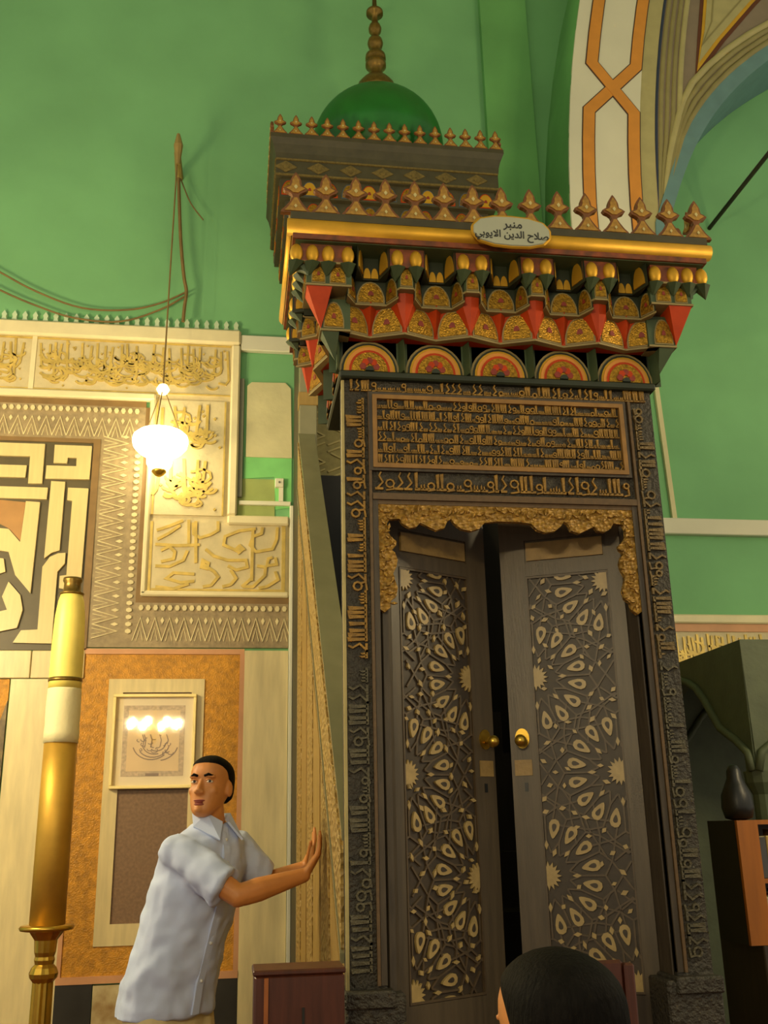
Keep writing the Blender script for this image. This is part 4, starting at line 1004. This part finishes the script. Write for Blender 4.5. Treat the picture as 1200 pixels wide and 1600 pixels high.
# bookcase on a low cabinet
LB = thing('low_cabinet', (2.675, 4.7, 0), 'dark brown low cabinet under the orange bookcase', 'cabinet')
MB().box(2.335, 3.025, 4.50, 4.92, 0, .945).build('body', 'brownw', LB, bevel=.005)
MB().box(2.385, 2.665, 4.485, 4.50, .08, .90).build('door', 'blackw', LB); MB().box(2.695, 2.975, 4.485, 4.50, .08, .90).build('door', 'blackw', LB)
BK = thing('bookcase', (2.625, 4.62, .945), 'open bookcase with orange wood front and dark side', 'bookcase')
MB().box(2.280, 2.300, 4.52, 4.80, .945, 1.475).build('side_board', 'blackw', BK)
MB().box(2.280, 2.380, 4.50, 4.522, .945, 1.475).build('front_stile', 'bookwood', BK)
MB().box(2.945, 2.985, 4.50, 4.80, .945, 1.475).build('side_board', 'bookwood', BK)
MB().box(2.300, 2.945, 4.785, 4.80, .945, 1.475).build('back_board', 'blackw', BK)
for z in (.945, 1.20, 1.455): MB().box(2.300, 2.945, 4.525, 4.785, z, z+.02).build('shelf', 'bookwood', BK)
R = random.Random(4); x = 2.46
cols = [((178,170,140),'cream'),((60,84,60),'dark green'),((150,60,40),'red'),((70,70,74),'grey'),((176,150,80),'tan'),((40,60,90),'blue'),((110,80,40),'brown')]
for z, sh in ((.965,'lower'),(1.22,'upper')):
    x = 2.386
    for i in range(4):
        w = R.uniform(.03,.05); h = R.uniform(.17,.215); c, cn_ = cols[(i+(z > 1)*3) % 7]
        bk = thing('book', (x+w/2, 4.62, z), '%s book standing on the %s shelf of the orange bookcase' % (cn_, sh), 'book', 'books in the orange bookcase')
        MB().box(x, x+w-.002, 4.535, 4.70, z, z+h).build('cover', mat('book_cover_%d' % i, c, .6, var=.1), bk, bevel=.003)
        MB().box(x+.004, x+w-.006, 4.54, 4.702, z+.004, z+h-.004+.006).build('pages', 'cream', bk)
        x += w
BL = tag(MB().lathe([(.03,1.475),(.062,1.485),(.074,1.53),(.070,1.59),(.050,1.635),(.036,1.665),(.034,1.70),(.02,1.725),(.004,1.73)], (2.355, 4.62, 0), 16).build('black_bundle', 'black', smooth=True), 'small black rounded bundle on top of the orange bookcase', 'bundle')
# iron tie rod of the vault
a = on_plane(1108, 357, YW)
TR = tag(MB().tube([(a.x, YW, a.z), (a.x, 1.0, a.z)], .017, 8).tube([(a.x, 5.6, a.z), (a.x, 5.5, a.z)], .022, 8).build('tie_rod', 'iron'), 'dark iron tie rod running out from the green lunette wall', 'rod')

# ================================================================== people
def ring(c, R, F, rx, ry, n=18): return [Vector(c)+R*(rx*cos(2*pi*k/n))+F*(ry*sin(2*pi*k/n)) for k in range(n)]
def limb(b, pts, rad, n=12):
    P = [Vector(p) for p in pts]; Q, Rr = [], []
    for i in range(len(P)-1):
        for k in range(4):
            t = k/4; Q.append(P[i].lerp(P[i+1], t)); Rr.append(rad[i]*(1-t)+rad[i+1]*t)
    Q.append(P[-1]); Rr.append(rad[-1]); b.tube(Q, Rr, n)
    for p, r in zip(P, rad): b.ell(p, r, r, r, 0, n, 6)
def remesh(o, vox, it=4, fac=.5):
    m = o.modifiers.new('skin', 'REMESH'); m.mode = 'VOXEL'; m.voxel_size = vox; m.use_smooth_shade = True
    s = o.modifiers.new('soft', 'SMOOTH'); s.iterations = it; s.factor = fac
    return o
def head_geo(b, chin, fwd, s):
    fwd = Vector(fwd).normalized(); Rt = fwd.cross(Vector((0,0,1))).normalized(); up = Rt.cross(fwd)
    H = lambda x, y, z: Vector(chin)+(Rt*x+fwd*y+up*z)*s
    secs = [(-.004,.014,.066,.040),(.004,.030,.076,.022),(.018,.042,.083,.005),(.038,.053,.083,-.030),(.06,.060,.082,-.055),(.085,.066,.083,-.078),(.108,.069,.078,-.092),(.13,.0715,.079,-.100),(.150,.074,.086,-.103),(.17,.074,.085,-.103),(.19,.070,.077,-.098),(.208,.060,.063,-.085),(.222,.045,.045,-.066),(.231,.026,.022,-.042),(.235,.006,.0,-.012)]
    rings = []
    for z, rx, yf, yb in secs:
        yc, ry = (yf+yb)/2, (yf-yb)/2; pts = []
        for k in range(24):
            a = 2*pi*k/24; e = .8
            pts.append(H(rx*math.copysign(abs(cos(a))**e, cos(a)), yc+ry*math.copysign(abs(sin(a))**.9, sin(a)), z))
        rings.append(pts)
    b.loft(rings)
    b.loft([[H(x*w, y, z) for x, y in ((-1,.07),(-.5,yt),(.5,yt),(1,.07))] for z, w, yt in ((.135,.009,.084),(.115,.011,.093),(.098,.014,.103),(.086,.017,.109),(.078,.014,.100),(.072,.010,.088))])
    for sx in (-1, 1):
        b.ell(H(sx*.0125,.092,.082), .009*s, .009*s, .008*s); b.ell(H(sx*.034,.073,.142), .022*s, .012*s, .007*s, 0, 12, 8, Matrix((Rt,fwd,up)).transposed())
        b.ell(H(sx*.042,.056,.092), .018*s, .016*s, .018*s)
        b.ell(H(sx*.078,-.012,.108), .008*s, .018*s, .031*s, 0, 12, 8, Matrix((Rt,fwd,up)).transposed() @ Matrix.Rotation(.25*sx, 3, 'Z'))
    b.ell(H(0,.078,.018), .018*s, .014*s, .014*s)
    b.limbneck = H(0,-.018,.05)
    return H, (Rt, fwd, up)
def face_parts(H, ax, s, body):
    Rm = Matrix(ax).transposed()
    for sx in (-1, 1):
        e = MB().ell(H(sx*.032,.0725,.1235), .014*s, .008*s, .0062*s, 0, 12, 8, Rm).build('eye', 'eyew', body, smooth=True)
        MB().ell(H(sx*.032-.003,.0790,.1245), .0058*s, .003*s, .0058*s, 0, 10, 6, Rm).build('iris', 'iris', e, smooth=True)
        MB().tube([H(sx*.014,.087,.143), H(sx*.030,.0875,.1485), H(sx*.050,.0735,.143)], [.0045*s,.0052*s,.0028*s], 8).build('eyebrow', 'hair', body, smooth=True)
        MB().tube([H(sx*.019,.0785,.128), H(sx*.032,.0815,.1315), H(sx*.046,.074,.1265)], .0024*s, 6).build('eyelid', 'skin', body, smooth=True)
    MB().ell(H(0,.0815,.052), .024*s, .008*s, .0045*s, 0, 12, 8, Rm).build('lip', 'lips', body, smooth=True)
    MB().ell(H(0,.0795,.038), .021*s, .009*s, .0055*s, 0, 12, 8, Rm).build('lip', 'lips', body, smooth=True)
    MB().ell(H(0,.0830,.045), .018*s, .006*s, .0045*s, 0, 12, 8, Rm).build('open_mouth', 'redp', body, smooth=True)
def hair_geo(H, s, body, low=.0):
    secs = [(.068-low,.040,-.088,-.070),(.085,.062,-.098,-.050),(.100,.0735,-.103,.006),(.125,.0765,-.107,.022),(.150,.0785,-.108,.040),(.172,.0785,-.108,.056),(.186,.0770,-.106,.068),(.199,.0725,-.101,.074),(.212,.0635,-.090,.064),(.2245,.049,-.071,.048),(.234,.031,-.048,.026),(.2395,.010,-.018,.002)]
    rings = []
    for z, rx, yb, yf in secs:
        yc, ry = (yf+yb)/2, (yf-yb)/2
        rings.append([H(rx*math.copysign(abs(cos(a))**.8, cos(a)), yc+ry*math.copysign(abs(sin(a))**.9, sin(a)), z) for a in [2*pi*k/28 for k in range(28)]])
    o = remesh(MB().loft(rings).build('hair', 'hair', body, smooth=True), .0045, 4)
    return o
def hand_geo(b, wrist, knuck, fdir, side, nrm, s=1.0, curl=.15):
    wrist, knuck = Vector(wrist), Vector(knuck); fdir = Vector(fdir).normalized(); side = Vector(side).normalized(); nrm = Vector(nrm).normalized()
    d = (knuck-wrist)
    b.loft([ring(wrist, side, nrm, .028*s, .020*s, 12), ring(wrist+d*.35, side, nrm, .036*s, .018*s, 12), ring(wrist+d*.8, side, nrm, .042*s, .014*s, 12), ring(knuck, side, nrm, .040*s, .012*s, 12)])
    for i, (o, L) in enumerate(((-.030,.066),(-.010,.078),(.010,.082),(.030,.072))):   # little finger ... index (thumb side +)
        p = knuck+side*(o*s)-d*.1; f = (fdir+side*(o*1.6)).normalized()
        limb(b, [p, p+f*(L*.45*s)-nrm*(.004*s), p+f*(L*.75*s)-nrm*(curl*.02*s), p+f*(L*s)], [.0100*s,.0092*s,.0082*s,.0066*s], 8)
    t0 = wrist+d*.30+side*(.028*s); t = (side*.75+fdir*.65).normalized()
    limb(b, [t0, t0+t*.034*s, t0+t*.060*s+fdir*.006*s, t0+t*.080*s+fdir*.016*s], [.014*s,.0120*s,.0105*s,.008*s], 8)
def human(name, label, J, sc, fwd_head, facing, top, trous, shoes, short_sleeve=True):
    facing = Vector(facing).normalized(); Rt = Vector((facing.y, -facing.x, 0)); Z = Vector((0,0,1))
    pel, chest, neck = Vector(J['pelvis']), Vector(J['chest']), Vector(J['neck'])
    root = thing(name, (pel.x, pel.y, 0), label, 'person')
    b = MB(); H, ax = head_geo(b, J['chin'], fwd_head, sc['head'])
    t = sc['body']
    b.loft([ring(neck+Z*(-.06*t), Rt, facing, .085*t, .065*t), ring(neck, Rt, facing, .060*t, .058*t), ring(b.limbneck-Z*.02, Rt, facing, .052*t, .056*t), ring(b.limbneck+Z*.03, Rt, facing, .048*t, .05*t)])
    mid = pel.lerp(chest, .5)
    b.loft([ring(pel-Z*.08*t, Rt, facing, .15*t, .105*t), ring(pel+Z*.05*t, Rt, facing, .155*t, .11*t), ring(mid, Rt, facing, .145*t, .10*t), ring(chest, Rt, facing, .165*t, .115*t), ring(chest.lerp(neck,.6), Rt, facing, .165*t, .09*t), ring(neck-Z*.03*t, Rt, facing, .10*t, .07*t)])
    for S_ in ('r', 'l'):
        sh, el, wr = (Vector(J[k+S_]) for k in ('sh_', 'el_', 'wr_'))
        limb(b, [sh, sh.lerp(el,.5), el, el.lerp(wr,.3), wr], [.052*t,.047*t,.040*t,.043*t,.027*t])
        hand_geo(b, *J['hand_'+S_], sc['hand'])
        hp, kn, an = (Vector(J[k+S_]) for k in ('hip_', 'knee_', 'ank_'))
        limb(b, [hp, kn, an], [.085*t,.056*t,.040*t])
    body = b.build('body', 'skin', root, smooth=True); remesh(body, .0048*max(.8, t), 3)
    face_parts(H, ax, sc['head'], body); hair_geo(H, sc['head'], body)
    b = MB(); g = sc.get('shirt', 1)            # shirt
    hem = Vector(J.get('hem', pel-Z*.10*t)); w = pel.lerp(chest, .45)
    b.loft([ring(hem, Rt, facing, .205*t*g, .150*t*g, 24), ring(pel+Z*.02*t, Rt, facing, .200*t*g, .150*t*g, 24), ring(w, Rt, facing, .190*t*g, .142*t*g, 24), ring(chest, Rt, facing, .196*t*g, .142*t*g, 24), ring(chest.lerp(neck,.45), Rt, facing, .196*t*g, .122*t*g, 24), ring(chest.lerp(neck,.72), Rt, facing, .170*t*g, .104*t*g, 24), ring(chest.lerp(neck,.9), Rt, facing, .112*t*g, .086*t*g, 24), ring(neck+Z*.008*t, Rt, facing, .074*t, .072*t, 24)])
    for S_ in ('r', 'l'):
        sh, el, wr = (Vector(J[k+S_]) for k in ('sh_', 'el_', 'wr_'))
        if short_sleeve:
            e = sh.lerp(el, .80); limb(b, [sh, sh.lerp(el,.3)], [.066*t,.068*t], 16); b.tube([sh.lerp(el,.2), sh.lerp(el,.5), e], [.067*t,.074*t,.080*t], 16)
        else: limb(b, [sh, el, wr], [.066*t,.055*t,.042*t])
    st = remesh(b.build('shirt', top, root, smooth=True), .007*t, 10)
    tx = bpy.data.textures.get('cloth_folds') or bpy.data.textures.new('cloth_folds', 'CLOUDS'); tx.noise_scale = .085; tx.noise_depth = 1
    dm_ = st.modifiers.new('folds', 'DISPLACE'); dm_.texture = tx; dm_.strength = .026; dm_.mid_level = .5
    A, B = neck+facing*.07*t-Z*.01, None
    line = [neck+facing*(.072*t)+Z*-.005, chest.lerp(neck,.5)+facing*(.118*t*g), chest+facing*(.143*t*g), w+facing*(.144*t*g), pel+Z*.02+facing*(.152*t*g), hem+facing*(.152*t*g)+Z*.01]
    pl = MB()
    pl.loft([[p-Rt*.016*t-facing*.006, p+Rt*.016*t-facing*.006, p+Rt*.016*t+facing*.005, p-Rt*.016*t+facing*.005] for p in line])
    pl.build('placket', top, st)
    for i in range(5):
        k = i*.85+.5; q = line[int(k)].lerp(line[int(k)+1], k-int(k)); MB().ell(q+facing*.006, .006, .006, .006).build('button', 'button', st, smooth=True)
    for sx in (-1, 1):                          # collar wings
        c = MB(); n0 = neck+Z*.030*t
        P = [n0+Rt*(sx*.012)+facing*.078*t-Z*.02, n0+Rt*(sx*.058*t)+facing*.040*t+Z*.012, n0+Rt*(sx*.078*t)-facing*.02*t+Z*.012, n0+Rt*(sx*.098*t)+facing*.01*t-Z*.035, n0+Rt*(sx*.058*t)+facing*.112*t-Z*.085]
        c.prism(P, (facing*.5+Z*.6+Rt*sx*.5).normalized()*.008); c.build('collar', top, st)
    b = MB()                                    # trousers
    b.loft([ring(pel-Z*.13*t, Rt, facing, .160*t, .118*t), ring(pel-Z*.02*t, Rt, facing, .155*t, .112*t), ring(pel+Z*.06*t, Rt, facing, .145*t, .10*t)])
    for S_ in ('r', 'l'):
        hp, kn, an = (Vector(J[k+S_]) for k in ('hip_', 'knee_', 'ank_')); limb(b, [hp, kn, an+Z*.02], [.102*t,.080*t,.072*t], 14)
    remesh(b.build('trousers', trous, root, smooth=True), .009*t, 3)
    for S_ in ('r', 'l'):
        an = Vector(J['ank_'+S_]); q = MB(); G = Vector((an.x, an.y, 0))
        q.loft([[G+facing*y*t+Rt*x*t+Z*z*t for x, z in ((-w_,.0),(-w_,h*.5),(-w_*.6,h),(w_*.6,h),(w_,h*.5),(w_,.0))] for y, w_, h in ((-.08,.03,.07),(-.05,.04,.09),(.03,.042,.085),(.10,.046,.06),(.17,.04,.045),(.20,.02,.03))])
        q.build('shoe', shoes, root, smooth=True)
    return root, st
Xw = PX0-.011
man = dict(pelvis=(-.215,4.10,.93), chest=(-.125,4.09,1.30), neck=(-.085,4.085,1.497), chin=(-.098,4.045,1.525),
  sh_r=(-.200,3.96,1.405), el_r=(.025,3.86,1.255), wr_r=(.265,3.94,1.315), sh_l=(.025,4.20,1.415), el_l=(.135,4.26,1.27), wr_l=(.285,4.25,1.33),
  hip_r=(-.275,4.03,.87), knee_r=(-.26,3.97,.48), ank_r=(-.33,4.06,.08), hip_l=(-.16,4.17,.87), knee_l=(-.08,4.12,.48), ank_l=(-.10,4.24,.08), hem=(-.228,4.105,.845),
  hand_r=((.272,3.942,1.322), (Xw-.022,3.975,1.392), (.10,.06,1), (.15,1,.02), (-1,0,.12)), hand_l=((.292,4.25,1.338), (Xw-.022,4.27,1.405), (.10,.05,1), (0,-1,0), (-1,0,.12)))
human('person', 'man in a pale blue short-sleeved shirt and beige trousers leaning on the pulpit side', man, dict(head=1.0, body=1.0, hand=1.02), (-.40,-.90,.16), (.72,-.70,0), 'shirt', 'trouser', 'shoe')
t = .77; bx, by = .398, 1.22
kid = dict(pelvis=(bx,by-.02,.70), chest=(bx,by-.02,.98), neck=(bx,by-.01,1.115), chin=(bx-.02,by+.03,1.135),
  sh_r=(bx+.145,by-.02,1.07), el_r=(bx+.19,by-.01,.86), wr_r=(bx+.18,by+.07,.68), sh_l=(bx-.145,by-.02,1.07), el_l=(bx-.19,by-.01,.86), wr_l=(bx-.18,by+.07,.68),
  hip_r=(bx+.07,by-.02,.66), knee_r=(bx+.075,by,.36), ank_r=(bx+.08,by-.02,.07), hip_l=(bx-.07,by-.02,.66), knee_l=(bx-.075,by,.36), ank_l=(bx-.08,by-.02,.07),
  hand_r=((bx+.18,by+.075,.672),(bx+.178,by+.09,.60),(0,.15,-1),(-.6,.8,0),(1,0,0)), hand_l=((bx-.18,by+.075,.672),(bx-.178,by+.09,.60),(0,.15,-1),(.6,.8,0),(-1,0,0)))
human('person', 'dark-haired viewer in dark clothes with back turned, facing the pulpit doors', kid, dict(head=.86, body=t, hand=.8), (-.22,.97,.02), (0,1,0), 'darkcl', 'darkcl', 'shoe', False)
